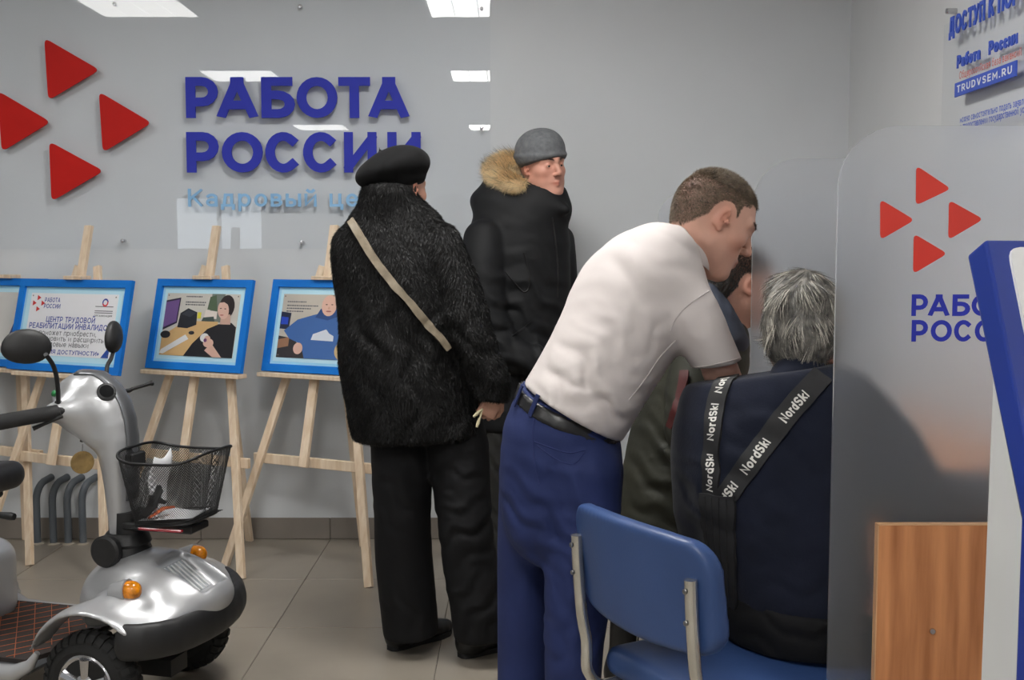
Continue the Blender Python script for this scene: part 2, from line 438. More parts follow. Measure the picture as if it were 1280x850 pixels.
def waves(folds, gain=1.0):
    """soft cloth folds: (centre, across, wavelength, amplitude, (radius across, radius along) )"""
    F = []
    for c, ac, al, wl, amp, R in folds:
        F.append((A(c).astype(f32), unit(ac).astype(f32), unit(al).astype(f32), f32(wl), f32(amp), f32(R)))
    def g(P):
        d = np.zeros(P.shape[:-1], f32)
        for c, ac, al, wl, amp, R in F:
            q = P - c; x = q @ ac; y = q @ al
            w = np.exp(-((q * q).sum(-1)) / (R * R))
            ph = x + f32(.25) * wl * np.sin(y / wl * f32(2.1)) + f32(.12) * wl * np.sin(y / wl * f32(4.7) + f32(1))
            sn_ = np.sin(ph * f32(6.283) / wl); d -= f32(gain) * amp * w * (sn_ * np.abs(sn_) * f32(.75) + np.sin(ph * f32(11.0) / wl + f32(.8)) * f32(.3))
        return d
    return g
def lumps(amp, scale, seed=0, n=7, stretch=(1, 1, 1)):
    r = np.random.default_rng(seed); D = r.normal(size=(n, 3)); D /= np.linalg.norm(D, axis=1)[:, None]
    D = (D * A(stretch) * scale * r.uniform(.6, 1.6, (n, 1))).astype(f32); ph = r.uniform(0, 6.3, n).astype(f32)
    def g(P):
        d = np.zeros(P.shape[:-1], f32)
        for k in range(n): d += np.sin(P @ D[k] + ph[k])
        return d * f32(amp / math.sqrt(n))
    return g
def sdf(ops, P):
    d = np.full(P.shape[:-1], 9, f32)
    for op in ops:
        if op[0] == 'u': d = smin(d, op[1](P), f32(op[2]))
        elif op[0] == 's': d = -smin(-d, op[1](P), f32(op[2]))
        elif op[0] == 'i': d = -smin(-d, -op[1](P), f32(op[2]))
        else: d = d + op[1](P)
    return d
def surface(ops, lo, hi, h):
    """narrow-band surface nets -> verts, quads"""
    lo, hi = A(lo), A(hi); B = 8
    nb = np.ceil((hi - lo) / (h * B)).astype(int) + 1
    gb = np.stack(np.meshgrid(*[np.arange(k) for k in nb], indexing='ij'), -1).reshape(-1, 3)
    C = (lo + (gb + .5) * B * h).astype(f32)
    R = f32(B * h * .87)
    dc = sdf(ops, C)
    act = np.abs(dc) < R * 1.5 + .015
    full = np.repeat(np.repeat(np.repeat(np.where(dc < 0, f32(-1), f32(1)).reshape(nb), B, 0), B, 1), B, 2)
    gi = gb[act]; Ca = C[act]
    loc = np.stack(np.meshgrid(*[np.arange(B)] * 3, indexing='ij'), -1).reshape(-1, 3)
    I = gi[:, None, :] * B + loc[None]
    P = (lo + I * h).astype(f32)
    du = np.full(len(gi), 9, f32)
    pre = []
    for op in ops:
        e = op[1](Ca) if op[0] != 'd' else None
        pre.append(e)
        if op[0] == 'u': du = np.minimum(du, e)
    D = np.full(P.shape[:2], 9, f32)
    for op, e in zip(ops, pre):
        if op[0] == 'u':
            k = e < du + 2 * R + op[2]
            if k.any(): D[k] = smin(D[k], op[1](P[k]), f32(op[2]))
        elif op[0] in 'si':
            k = (e < 2 * R + op[2]) if op[0] == 's' else (e > -2 * R - op[2])
            if k.any():
                w = op[1](P[k]); D[k] = -smin(-D[k], w if op[0] == 's' else -w, f32(op[2]))
        else: D = D + op[1](P)
    full[I[..., 0], I[..., 1], I[..., 2]] = D
    g = full; ins = g < 0; nx, ny, nz = g.shape
    cnt = np.zeros((nx - 1, ny - 1, nz - 1), np.int8)
    for a in (0, 1):
        for b in (0, 1):
            for c in (0, 1): cnt += ins[a:nx - 1 + a, b:ny - 1 + b, c:nz - 1 + c]
    cells = np.argwhere((cnt > 0) & (cnt < 8))
    idx = np.full(cnt.shape, -1, np.int64); idx[tuple(cells.T)] = np.arange(len(cells))
    acc = np.zeros((len(cells), 3)); num = np.zeros(len(cells))
    cor = [(a, b, c) for a in (0, 1) for b in (0, 1) for c in (0, 1)]
    val = {c: g[cells[:, 0] + c[0], cells[:, 1] + c[1], cells[:, 2] + c[2]] for c in cor}
    for c0 in cor:
        for ax in range(3):
            if c0[ax]: continue
            c1 = tuple(1 if i == ax else c0[i] for i in range(3))
            v0, v1 = val[c0], val[c1]; m = (v0 < 0) != (v1 < 0)
            t = np.where(m, v0 / np.where(m, v0 - v1, 1), 0)
            p = np.tile(A(c0), (len(cells), 1)); p[:, ax] = t
            acc += p * m[:, None]; num += m
    V = lo + (cells + acc / num[:, None]) * h
    Q = []
    for ax in range(3):
        s0 = [slice(None)] * 3; s1 = [slice(None)] * 3; s0[ax] = slice(0, -1); s1[ax] = slice(1, None)
        a, b = ins[tuple(s0)], ins[tuple(s1)]
        e = np.argwhere(a != b); u, w = (ax + 1) % 3, (ax + 2) % 3
        ok = (e[:, u] > 0) & (e[:, w] > 0) & (e[:, u] < cnt.shape[u]) & (e[:, w] < cnt.shape[w]) & (e[:, ax] < cnt.shape[ax]); e = e[ok]
        fl = a[tuple(e.T)]
        def at_(du_, dw_):
            q = e.copy(); q[:, u] -= du_; q[:, w] -= dw_; return idx[tuple(q.T)]
        q = np.stack([at_(1, 1), at_(0, 1), at_(0, 0), at_(1, 0)], 1)
        q[~fl] = q[~fl][:, ::-1]; Q.append(q[(q >= 0).all(1)])
    return V, np.concatenate(Q)
def relax(V, Q, it=1, k=.5):
    a = Q.ravel(); b = Q[:, [1, 2, 3, 0]].ravel(); n = np.maximum(np.bincount(a, minlength=len(V)) + np.bincount(b, minlength=len(V)), 1)
    for _ in range(it):
        s = np.stack([np.bincount(a, V[b, c], len(V)) + np.bincount(b, V[a, c], len(V)) for c in range(3)], 1)
        V = V * (1 - k) + k * s / n[:, None]
    return V
def blob(name, ops, lo, hi, h, m, parent=None, it=1, origin=None):
    V, Q = surface(ops, lo, hi, h); V = relax(V, Q, it)
    o = mesh_obj(name, V, Q, m, parent, smooth=180, origin=origin)
    return o, V, Q
def _f(ops, p): return sdf(ops, p.astype(f32)).astype(float)
def _grad(ops, p, e=.004):
    g = np.stack([_f(ops, p + d) - _f(ops, p - d) for d in np.eye(3) * e], -1)
    return g / (np.linalg.norm(g, axis=-1, keepdims=True) + 1e-9)
def hits(ops, pix, t0=1.0, t1=6.0):
    """camera rays through pixels against an SDF -> points, normals"""
    D = A([unit(ray(*q)) for q in pix]); t = np.full(len(D), t0)
    for _ in range(90):
        v = _f(ops, CAM + D * t[:, None]); t = np.where((v > .0006) & (t < t1), t + np.maximum(v * .75, .0008), t)
        if not ((v > .0006) & (t < t1)).any(): break
    p = CAM + D * t[:, None]; return p, _grad(ops, p)
def hits_ok(ops, pix):
    p, n = hits(ops, pix); k = np.abs(_f(ops, p)) < .006; return p[k], n[k]
def hit(ops, px, py, t0=1.0, t1=6.0):
    p, n = hits(ops, [(px, py)], t0, t1); return p[0], n[0]
def snaps(ops, p, it=8):
    p = A(p)
    for _ in range(it): p = p - _grad(ops, p) * _f(ops, p)[:, None] * .85
    return p, _grad(ops, p)
def snap(ops, p, it=8):
    p, n = snaps(ops, A(p)[None], it); return p[0], n[0]
def scatter(V, Q, n, seed=0):
    """random points + normals on a quad mesh"""
    r = np.random.default_rng(seed)
    a, b, c, d = (V[Q[:, i]] for i in range(4))
    N1 = np.cross(c - a, d - b); ar = np.linalg.norm(N1, axis=1) / 2
    k = r.choice(len(Q), n, p=ar / ar.sum()); s, t = r.random(n)[:, None], r.random(n)[:, None]
    p = (a[k] * (1 - s) + b[k] * s) * (1 - t) + (d[k] * (1 - s) + c[k] * s) * t
    return p, N1[k] / (np.linalg.norm(N1[k], axis=1)[:, None] + 1e-12)
def strands(p, n, comb, length, width, nseg=3, jitter=.4, lift=.5, curl=0.0, seed=0):
    """hair / fur ribbons: roots p, normals n, comb direction(s), returns verts, quads"""
    r = np.random.default_rng(seed); k = len(p)
    comb = np.broadcast_to(A(comb), p.shape).copy()
    comb -= n * (comb * n).sum(1)[:, None]; comb /= np.linalg.norm(comb, axis=1)[:, None] + 1e-6
    d = comb + n * lift + r.normal(size=p.shape) * jitter
    d /= np.linalg.norm(d, axis=1)[:, None] + 1e-9
    L = length * r.uniform(.6, 1.15, k)[:, None]
    side = np.cross(d, n + r.normal(size=p.shape) * .5); side /= np.linalg.norm(side, axis=1)[:, None] + 1e-9
    V = np.zeros((k, nseg + 1, 2, 3)); pos = p.copy(); bend = comb - n * .6 + r.normal(size=p.shape) * .25
    for i in range(nseg + 1):
        w = width * (1 - .8 * i / nseg)
        V[:, i, 0] = pos - side * w / 2; V[:, i, 1] = pos + side * w / 2
        dd = d + bend * curl * (i + 1) / nseg; dd /= np.linalg.norm(dd, axis=1)[:, None] + 1e-9
        pos = pos + dd * L / nseg
    b = (np.arange(k) * (nseg + 1) * 2)[:, None, None]; i = (np.arange(nseg) * 2)[None, :, None]
    Q = (b + i + np.array([0, 1, 3, 2])[None, None]).reshape(-1, 4)
    return V.reshape(-1, 3), Q

# ================================================================== THE ROOM
YW, XR, XL, YB, ZC = 5.15, 1.53, -5.2, -5.5, 2.9
M_wall = mat('painted_wall', (208, 211, 214), .55, var=.015, scale=2.5, bump=.05, bscale=180, bdist=.004)
M_wallr = mat('painted_wall_right', (214, 215, 216), .55, var=.015, scale=2.5, bump=.05, bscale=180, bdist=.004)
M_ceil = mat('ceiling_paint', (215, 215, 213), .9, var=.03, scale=30)
M_grout = mat('grout', (112, 106, 98), .9, var=.1, scale=40)
M_tile = mat('floor_tile', (146, 138, 126), .33, var=.05, scale=3.5, spec=.45, bump=.02, bscale=9, bdist=.01)
M_base = mat('baseboard_tile', (128, 120, 112), .45, var=.05, scale=5)
M_frame_w = mat('white_metal', (225, 226, 226), .4)
def slab(name, lo, hi, m):
    return struct(MB().box(lo, hi).build(name, m))
slab('wall_back', (XL - .1, YW, 0), (XR + .1, YW + .12, ZC), M_wall)
slab('wall_right', (XR, YB, 0), (XR + .12, YW, ZC), M_wallr)
slab('wall_left', (XL - .12, YB, 0), (XL, YW, ZC), M_wall)
slab('ceiling', (XL - .1, YB - .1, ZC), (XR + .1, YW + .1, ZC + .1), M_ceil)
# wall behind the camera with a window (seen only as a reflection in the acrylic sign)
wx0, wx1, wz0, wz1 = -4.75, -3.45, 1.25, 2.15
mb = MB()
for lo, hi in (((XL, YB - .12, 0), (wx0, YB, ZC)), ((wx1, YB - .12, 0), (XR, YB, ZC)), ((wx0, YB - .12, 0), (wx1, YB, wz0)), ((wx0, YB - .12, wz1), (wx1, YB, ZC))):
    mb.box(lo, hi)
struct(mb.build('wall_behind', M_wall))
mb = MB()
for x in (wx0, (wx0 + wx1) / 2 - .03, wx1 - .06): mb.box((x, YB - .08, wz0), (x + .06, YB - .02, wz1), c=.006)
for z in (wz0, wz1 - .06): mb.box((wx0 + .06, YB - .08, z), (wx1 - .06, YB - .02, z + .06), c=.006)
win = struct(mb.build('window_1', M_frame_w))
for i in range(2):
    x = wx0 + .06 + i * (wx1 - wx0 - .06) / 2
    MB().box((x, YB - .055, wz0 + .06), (x + (wx1 - wx0 - .18) / 2, YB - .045, wz1 - .06)).build('pane', mat_emit('daylight_pane_%d' % i, (.82, .91, 1.0), WINDOW_STRENGTH), win)

# floor: recessed grout bed + tiles
floor = struct(MB().box((XL - .1, YB - .1, -.06), (XR + .1, YW + .1, -.0035)).build('floor', M_grout))
g1 = ground(343.3, 784.5)[0]
ys = [YW, 4.497, 3.905]
while ys[-1] > YB: ys.append(ys[-1] - .6)
xs = [g1 + .602 * k for k in range(-7, 6)]
tile_meshes = {}
for j in range(len(ys) - 1):
    for i in range(len(xs) - 1):
        x0, x1 = max(xs[i], XL), min(xs[i + 1], XR)
        y1, y0 = ys[j], max(ys[j + 1], YB)
        if x1 - x0 < .05 or y1 - y0 < .05: continue
        w, d = round(x1 - x0 - .003, 4), round(y1 - y0 - .003, 4)
        if (w, d) not in tile_meshes:
            o = MB().box((-w / 2, -d / 2, -.009), (w / 2, d / 2, 0), c=.0012).build('tile', M_tile, floor, local=True)
            tile_meshes[w, d] = o.data
        else:
            o = bpy.data.objects.new('tile', tile_meshes[w, d]); COL.objects.link(o); o.parent = floor
        o.location = ((x0 + x1) / 2, (y0 + y1) / 2, 0)
# tiled skirting along the back wall and the right wall
jb = at(412.7, 660, YW - .01)[0]
base = struct(MB().box((XL, YW - .006, .0), (XR, YW, .098)).build('baseboard_back', M_grout))
bx = jb - .602 * 8
while bx < XR:
    a, b = max(bx, XL), min(bx + .602, XR - .001)
    if b - a > .02: MB().box((a + .0015, YW - .013, .002), (b - .0015, YW - .006, .102), c=.0015).build('tile', M_base, base)
    bx += .602
base2 = struct(MB().box((XR - .006, YB, .0), (XR, YW - .014, .098)).build('baseboard_right', M_grout))
by = YW - .014
while by > YB + .1:
    MB().box((XR - .013, max(by - .6, YB), .002), (XR - .006, by - .003, .102), c=.0015).build('tile', M_base, base2)
    by -= .602

# ceiling lights (out of frame, mirrored in the acrylic sign)
M_diffs = [mat_emit('lamp_diffuser_dim', (1.0, .985, .96), LAMP_STRENGTH * .6), mat_emit('lamp_diffuser', (1.0, .985, .96), LAMP_STRENGTH * 1.2)]
lamp_words = {(0, 0): 'mirrored at the top of the sign above the red triangles', (0, 1): 'mirrored above the first word of the sign', (0, 2): 'mirrored between the two words of the sign',
              (1, 0): 'mirrored at the top right corner of the sign', (1, 1): 'mirrored at the right edge of the sign', (1, 2): 'farthest behind the camera on the right'}
for i, lx in enumerate((-2.36, -.22)):
    for j, ly in enumerate((3.05, .28, -3.75)):
        t = thing('ceiling_light', 'square ceiling light panel ' + lamp_words[i, j], 'ceiling light', (lx, ly, ZC), group='ceiling light panels')
        mb = MB(); s = .34
        for lo, hi in (((-s, -s, -.03), (s, -s + .03, 0)), ((-s, s - .03, -.03), (s, s, 0)), ((-s, -s + .03, -.03), (-s + .03, s - .03, 0)), ((s - .03, -s + .03, -.03), (s, s - .03, 0))):
            mb.box(lo, hi, c=.003)
        mb.build('frame', M_frame_w, t, local=True)
        for k in range(4):
            x = -s + .035 + k * .1575
            MB().box((x, -s + .035, -.024), (x + .145, s - .035, -.012)).build('diffuser', M_diffs[i], t, local=True)

# ================================================================== WALL SIGN ON THE BACK WALL
M_acr = mat_clear('clear_acrylic')
M_red = mat('sign_red', (192, 26, 20), .6, var=.03, spec=.2)
M_blue = mat('sign_blue', (50, 58, 172), .6, var=.03, spec=.2)
M_lblue = mat('sign_light_blue', (138, 186, 226), .4, var=.03)
M_chrome = mat('chrome', (205, 205, 208), .18, metal=1, var=.05, scale=20)
YP = 5.117       # front face of the acrylic sheet
def sp(px, py, Y=YP): p = at(px, py, Y); return p[0], p[2]
x1, zb = sp(613, 311); _, zt = sp(300, -5); x0 = -2.72
sign = thing('wall_sign', 'large clear acrylic wall sign with red triangles and big blue lettering', 'sign', ((x0 + x1) / 2, YP, zb))
MB().box((x0, YP, zb), (x1, YP + .006, zt), c=.0012).build('acrylic_sheet', M_acr, sign)
for px, py in ((-88, 2), (143, 5), (375, 8), (602, 11), (602, 160), (602, 302), (377, 303), (153, 301), (-88, 300), (-88, 150)):
    x, z = sp(px, py)
    MB().lathe([(.0, -.006), (.008, -.005), (.009, -.002), (.009, .0)], (x, YP, z), (0, 1, 0), 14).lathe([(.008, .006), (.008, .033)], (x, YP, z), (0, 1, 0), 12).build('standoff', M_chrome, sign, smooth=40)
def smap(X, Y): return lambda x, y, d: (x, YP - d, y)
mp = lambda x, y, d: (x, YP - d, y)
for tri in (((57, 48), (126, 88), (62, 126)), ((-1, 114), (65, 153), (4, 190)), ((125, 115), (191, 154), (130, 191)), ((63, 177), (131, 214), (66, 252))):
    pts = [sp(*q) for q in tri]
    MB().prism(round_poly(pts, .03)[::-1], mp, .016, .010).prism([(np.mean([q[0] for q in pts]) + .02 * math.cos(a), np.mean([q[1] for q in pts]) + .02 * math.sin(a)) for a in np.linspace(0, 5.6, 9)], mp, .010, -.0).build('logo_triangle', M_red, sign)
def place_letters(chars, boxes, y0, y1, weight, m, parent, name, Y, d0, d1):
    for ch, (a, b) in zip(chars, boxes):
        xa, za = at(a, y1, Y)[[0, 2]]; xb, zb_ = at(b, y0, Y)[[0, 2]]
        size = zb_ - za
        W, st = glyph(ch, size, weight); k = (xb - xa) / W
        mb = MB(); put_glyph(mb, [([(v[0] * k, v[1]) for v in vs], fs) for vs, fs in st], lambda x, y, d: (xa + x, Y - d, za + y), d0, d1)
        mb.build(name, m, parent)
place_letters('РАБОТА', ((234, 273), (273, 322), (328, 369), (372, 422), (424, 463), (462, 511)), 97, 148, .215, M_blue, sign, 'letter', YP, .010, .018)
place_letters('РОССИИ', ((235, 274), (279, 329), (333, 377), (380, 424), (431, 471), (485, 526)), 165.5, 216, .215, M_blue, sign, 'letter', YP, .010, .018)
xa, za = sp(236, 258.5); xb, zb2 = sp(505, 236)
gl, tot = text_glyphs('Кадровый центр', zb2 - za, .15, .17, width=xb - xa)
for ch, X, W, st in gl:
    if st:
        mb = MB(); put_glyph(mb, st, lambda x, y, d: (xa + x, YP - d, za + y), .006, .012); mb.build('letter', M_lblue, sign)

# ================================================================== SIGN ON THE RIGHT WALL
XS = XR - .03
def rs(px, py, X=XS): p = on_x(px, py, X); return p[1], p[2]
# local: s runs towards the camera (reading direction), z up
yl, ztop = rs(1185, 4); ylb, zbot = rs(1183, 240)
rsign = thing('notice_board', 'clear acrylic notice board with blue cyrillic lettering on the right wall', 'sign', (XS, yl - .35, 1.45))
yr = yl - .85
MB().box((XS, yr, 1.40), (XS + .005, yl + .03, 2.12), c=.001).build('acrylic_sheet', M_acr, rsign)
for y in (yl - .005, yr + .035):
    for z in (rs(1187, 13)[1], 1.44):
        MB().lathe([(.0, -.008), (.009, -.007), (.010, -.003), (.010, .028)], (XS, y, z), (1, 0, 0), 14).build('standoff', M_chrome, rsign, smooth=40)
def rmap(y0, z0): return lambda x, y, d: (XS - d, y0 - x, z0 + y)
M_bl2 = mat('notice_blue', (52, 84, 190), .4, var=.02)
M_rd2 = mat('notice_red', (205, 120, 112), .5, var=.02)
M_wht = mat('print_white', (236, 238, 240), .5, var=.01)
def rtext(txt, pa, pb, hpx, m, name, weight=.2, full=None, d0=.008, d1=.012):
    """text whose baseline runs from pixel pa towards pixel pb; hpx cap height at pa"""
    ya, z_a = rs(*pa); yb, _ = rs(*pb); _, zc = rs(pa[0], pa[1] - hpx)
    mb = MB(); put_text(mb, txt, rmap(ya, z_a), zc - z_a, weight, .14, width=(ya - yb), d0=d0, d1=d1)
    return mb.build(name, m, rsign)
rtext('ДОСТУП К ПОР', (1190, 47), (1277, 13), 24, M_bl2, 'headline_lettering', .22)
rtext('Работа', (1200, 86), (1229, 75), 16, M_bl2, 'lettering', .22)
rtext('России', (1240, 69), (1276, 56), 17, M_bl2, 'lettering', .22)
y_a, z_a = rs(1198, 122); y_b, _ = rs(1275, 97); _, z_c = rs(1198, 104.5)
MB().box((XS - .014, y_b, z_a), (XS - .008, y_a, z_c), c=.001).build('blue_strip', M_bl2, rsign)
mb = MB(); put_text(mb, 'TRUDVSEM.RU', rmap(y_a - .05 * (y_a - y_b), z_a + .26 * (z_c - z_a)), (z_c - z_a) * .5, .17, .3, width=(y_a - y_b) * .9, d0=.0146, d1=.0152)
mb.build('strip_lettering', M_wht, rsign)
UP['Щ'] = UP['Ц']
def rline(txt, pa, wpx_end, h, m, name):
    ya, z_a = rs(*pa); yb, _ = rs(wpx_end, pa[1])
    mb = MB(); put_text(mb, txt, rmap(ya, z_a), h, .15, .12, width=ya - yb, d0=.0006, d1=.0006); mb.build(name, m, rsign)
rline('Общероссийская база вакансий', (1199, 99.5), 1276, .026, M_rd2, 'small_red_lettering')
rline('можно самостоятельно подать заявление', (1200, 154), 1290, .024, M_bl2, 'small_blue_lettering')
rline('о предоставлении государственной услуги', (1200, 163), 1290, .024, M_bl2, 'small_blue_lettering')

# ================================================================== FROSTED PARTITION SCREENS
def mat_frost():
    m = bpy.data.materials.new('frosted_acrylic'); m.use_nodes = True
    nt = m.node_tree; N = nt.nodes; L = nt.links; N.remove(N['Principled BSDF'])
    rf = N.new('ShaderNodeBsdfRefraction'); rf.inputs['IOR'].default_value = 1.18; rf.inputs['Roughness'].default_value = .40
    rf.inputs['Color'].default_value = (.985, .99, 1, 1)
    tl = N.new('ShaderNodeBsdfTranslucent'); tl.inputs[0].default_value = (.88, .9, .93, 1)
    df = N.new('ShaderNodeBsdfDiffuse'); df.inputs[0].default_value = (.86, .88, .91, 1)
    gl = N.new('ShaderNodeBsdfGlossy'); gl.inputs['Roughness'].default_value = .22
    nz = N.new('ShaderNodeTexNoise'); nz.inputs['Scale'].default_value = 7; nz.inputs['Detail'].default_value = 6
    mr = N.new('ShaderNodeMapRange'); mr.inputs[3].default_value = .05; mr.inputs[4].default_value = .13
    L.new(nz.outputs[0], mr.inputs[0])
    fr = N.new('ShaderNodeFresnel'); fr.inputs[0].default_value = 1.3
    m1 = N.new('ShaderNodeMixShader'); m1.inputs[0].default_value = .5; L.new(tl.outputs[0], m1.inputs[1]); L.new(df.outputs[0], m1.inputs[2])
    m2 = N.new('ShaderNodeMixShader'); L.new(mr.outputs[0], m2.inputs[0]); L.new(rf.outputs[0], m2.inputs[1]); L.new(m1.outputs[0], m2.inputs[2])
    m3 = N.new('ShaderNodeMixShader'); L.new(fr.outputs[0], m3.inputs[0]); L.new(m2.outputs[0], m3.inputs[1]); L.new(gl.outputs[0], m3.inputs[2])
    L.new(m3.outputs[0], N['Material Output'].inputs[0])
    return m
M_frost = mat_frost()
P1Y, P2Y, P3Y = 2.12, 2.86, 4.70
PH = at(1150, 157, P1Y)[2]; PX = at(1046, 316, P1Y)[0]
def partition(Y, px_left, py_top, label):
    X0 = at(px_left, 316, Y)[0]; zt = at(px_left + 60, py_top, Y)[2]
    t = thing('partition_screen', label, 'partition', ((X0 + XR) / 2, Y, 0), group='frosted partition screens')
    r = .115
    out = [(X0, .03), (XR - .004, .03), (XR - .004, zt)] + [(X0 + r + r * math.cos(a), zt - r + r * math.sin(a)) for a in np.linspace(math.pi / 2, math.pi, 12)]
    MB().prism(out, lambda x, y, d: (x, Y + d, y), .006, 0).build('frosted_panel', M_frost, t)
    for x in (X0 + .06, XR - .1):
        MB().box((x, Y - .014, 0), (x + .05, Y - .0005, .09), c=.002).box((x, Y + .0065, 0), (x + .05, Y + .02, .09), c=.002).build('foot_clamp', M_chrome, t)
    return t
p1 = partition(P1Y, 1046, 157, 'nearest frosted partition screen with red triangle logo and blue letters')
partition(P2Y, 940.5, 198, 'plain frosted partition screen behind the grey-haired seated man')
partition(P3Y, 822, 240, 'farthest plain frosted partition screen, near the back wall')
mp1 = lambda x, y, d: (x, P1Y - d, y)
M_red2 = mat('print_red', (214, 58, 44), .4, var=.03)
for tri in (((1145, 207), (1188.5, 236), (1144.5, 257)), ((1100, 249), (1143, 275), (1100, 300)), ((1186, 250), (1229, 274), (1185, 300)), ((1142, 292), (1184, 317), (1141, 342.5))):
    pts = [at(q[0], q[1], P1Y)[[0, 2]] for q in tri]
    MB().prism(round_poly(pts, .011)[::-1], mp1, .0015, .0003).build('logo_triangle', M_red2, p1)
place_letters('РАБОТА', ((1139, 1160), (1160, 1187), (1190, 1213), (1214, 1241), (1242, 1263), (1263, 1290)), 368, 395, .2, M_blue, p1, 'letter', P1Y, .0003, .001)
place_letters('РОССИИ', ((1139, 1160), (1163, 1190), (1192, 1216), (1218, 1242), (1246, 1268), (1275, 1298)), 400, 427, .2, M_blue, p1, 'letter', P1Y, .0003, .001)

# ================================================================== DESK BEHIND THE FIRST SCREEN, its end panel fixed in front of it
def mat_wood(name, c1, c2, scale, stretch, rough=.4):
    m = mat(name, c1, rough, lo=c2, scale=scale, stretch=stretch, bump=.05, bscale=scale * 3, bdist=.003); return m
M_wal = mat_wood('walnut_laminate', (214, 148, 98), (160, 100, 60), 2.2, (16, 16, 1.2))
M_edge = mat('edge_banding', (206, 160, 118), .45, var=.05)
bx0, bz = at(1099, 657, 2.073)[[0, 2]]
desk = thing('office_desk', 'walnut desk between the two nearer screens, before the seated man', 'desk', (1.1, 2.4, 0))
e = thing('side_board', 'walnut laminate board with screw cap in front of the nearest screen', 'board', (1.1, 2.082, 0))
MB().box((bx0, 2.073, 0), (XR - .02, 2.091, bz), c=.001).build('panel', M_wal, e)
MB().box((bx0 - .002, 2.0725, 0), (bx0, 2.0915, bz)).box((bx0 - .002, 2.0725, bz), (XR - .02, 2.0915, bz + .002)).build('edge_banding', M_edge, e)
p = at(1162, 786, 2.086)
MB().lathe([(.0, -.003), (.005, -.0028), (.006, -.001), (.006, .001)], (p[0], 2.072, p[2]), (0, 1, 0), 14).build('screw_cap', M_chrome, e, smooth=40)
MB().box((1.0, 2.128, .715), (XR - .02, 2.85, .74), c=.002).build('worktop', M_wal, desk)
MB().box((1.0, 2.13, 0), (XR - .02, 2.148, .715), c=.001).build('end_panel', M_wal, desk)
MB().box((1.0, 2.83, 0), (XR - .02, 2.848, .715), c=.001).build('end_panel', M_wal, desk)
MB().box((1.40, 2.128, .25), (1.418, 2.83, .715), c=.001).build('modesty_panel', M_wal, desk)
desk2 = thing('office_desk', 'walnut laminate desk in the cubicle behind the second frosted screen', 'desk', (1.1, 3.5, 0))
MB().box((1.16, 2.89, .715), (XR - .02, 4.2, .74), c=.002).build('worktop', M_wal, desk2)
for y in (2.9, 4.16): MB().box((1.18, y, 0), (XR - .02, y + .018, .715), c=.001).build('end_panel', M_wal, desk2)

# ================================================================== INFORMATION KIOSK at the right edge
M_kblue = mat('kiosk_blue', (24, 50, 138), .3, var=.03, coat=.3)
M_kgrey = mat('kiosk_grey', (196, 197, 196), .45, var=.02)
M_kwhite = mat('kiosk_white', (226, 226, 224), .4, var=.02)
kn = unit((.40, -.917, 0)); kw = A((.917, .40, 0))       # front normal, width direction (to the right)
K0 = at(1232, 299, 1.50)                                  # top left corner of the front face
kz_t = K0[2]; kz_k = kz_t - .36; lean = .105
K0g = A((K0[0], K0[1], 0)) + kn * lean                    # foot of the front face plane, left side
kiosk = thing('information_kiosk', 'blue framed information kiosk with slanted screen at the right edge', 'kiosk', K0g)
def kp(w, n, z): return K0g + kw * w + kn * n + A((0, 0, z))
T = .032; W = .46
prof = [(0, 0), (0, kz_k), (-lean, kz_t), (-lean - T, kz_t - .022), (-T, kz_k), (-T, 0)]
mb = MB()
vs = [kp(0, n, z) for n, z in prof] + [kp(W, n, z) for n, z in prof]
mb.add(vs, [(0, 1, 4, 5), (1, 2, 3, 4), (11, 10, 7, 6), (10, 9, 8, 7)] + [(i, 6 + i, 6 + (i + 1) % 6, (i + 1) % 6) for i in range(6)])
o = mb.build('blue_shell', M_kblue, kiosk)
md = o.modifiers.new('bevel', 'BEVEL'); md.width = .004; md.segments = 2
tl = math.hypot(lean, kz_t - kz_k); upv = (kn * -lean + A((0, 0, kz_t - kz_k))) / tl; nv = np.cross(kw, upv)
nv = nv if nv @ kn > 0 else -nv
def kf(x, y, d): return kp(0, 0, kz_k) + kw * x + upv * y + nv * d
MB().prism(round_poly([(.035, .0), (W - .035, .0), (W - .035, tl - .012), (.035, tl - .012)], .02), kf, .0, .004).build('screen_bezel', M_kwhite, kiosk)
MB().prism([(.075, .03), (W - .075, .03), (W - .075, tl - .05), (.075, tl - .05)], kf, .004, .006).build('screen', mat('kiosk_screen', (40, 44, 52), .15, var=.02), kiosk)
mb = MB()
cp = [(-T, 0), (-T, kz_k - .01), (-T - .056, kz_k + .175), (-T - .065, 0)]
vs = [kp(.004, n, z) for n, z in cp] + [kp(W - .004, n, z) for n, z in cp]
mb.add(vs, [(0, 1, 2, 3), (7, 6, 5, 4)] + [(i, 4 + i, 4 + (i + 1) % 4, (i + 1) % 4) for i in range(4)])
mb.build('grey_body', M_kgrey, kiosk)
b0 = kp(W / 2, 0, 0); mb = MB()
mb.prism([(-.02, -.16), (W + .02, -.16), (W + .02, .05), (-.02, .05)], lambda x, y, d: kp(x, y, d), .012, 0).build('base_plate', M_kgrey, kiosk)

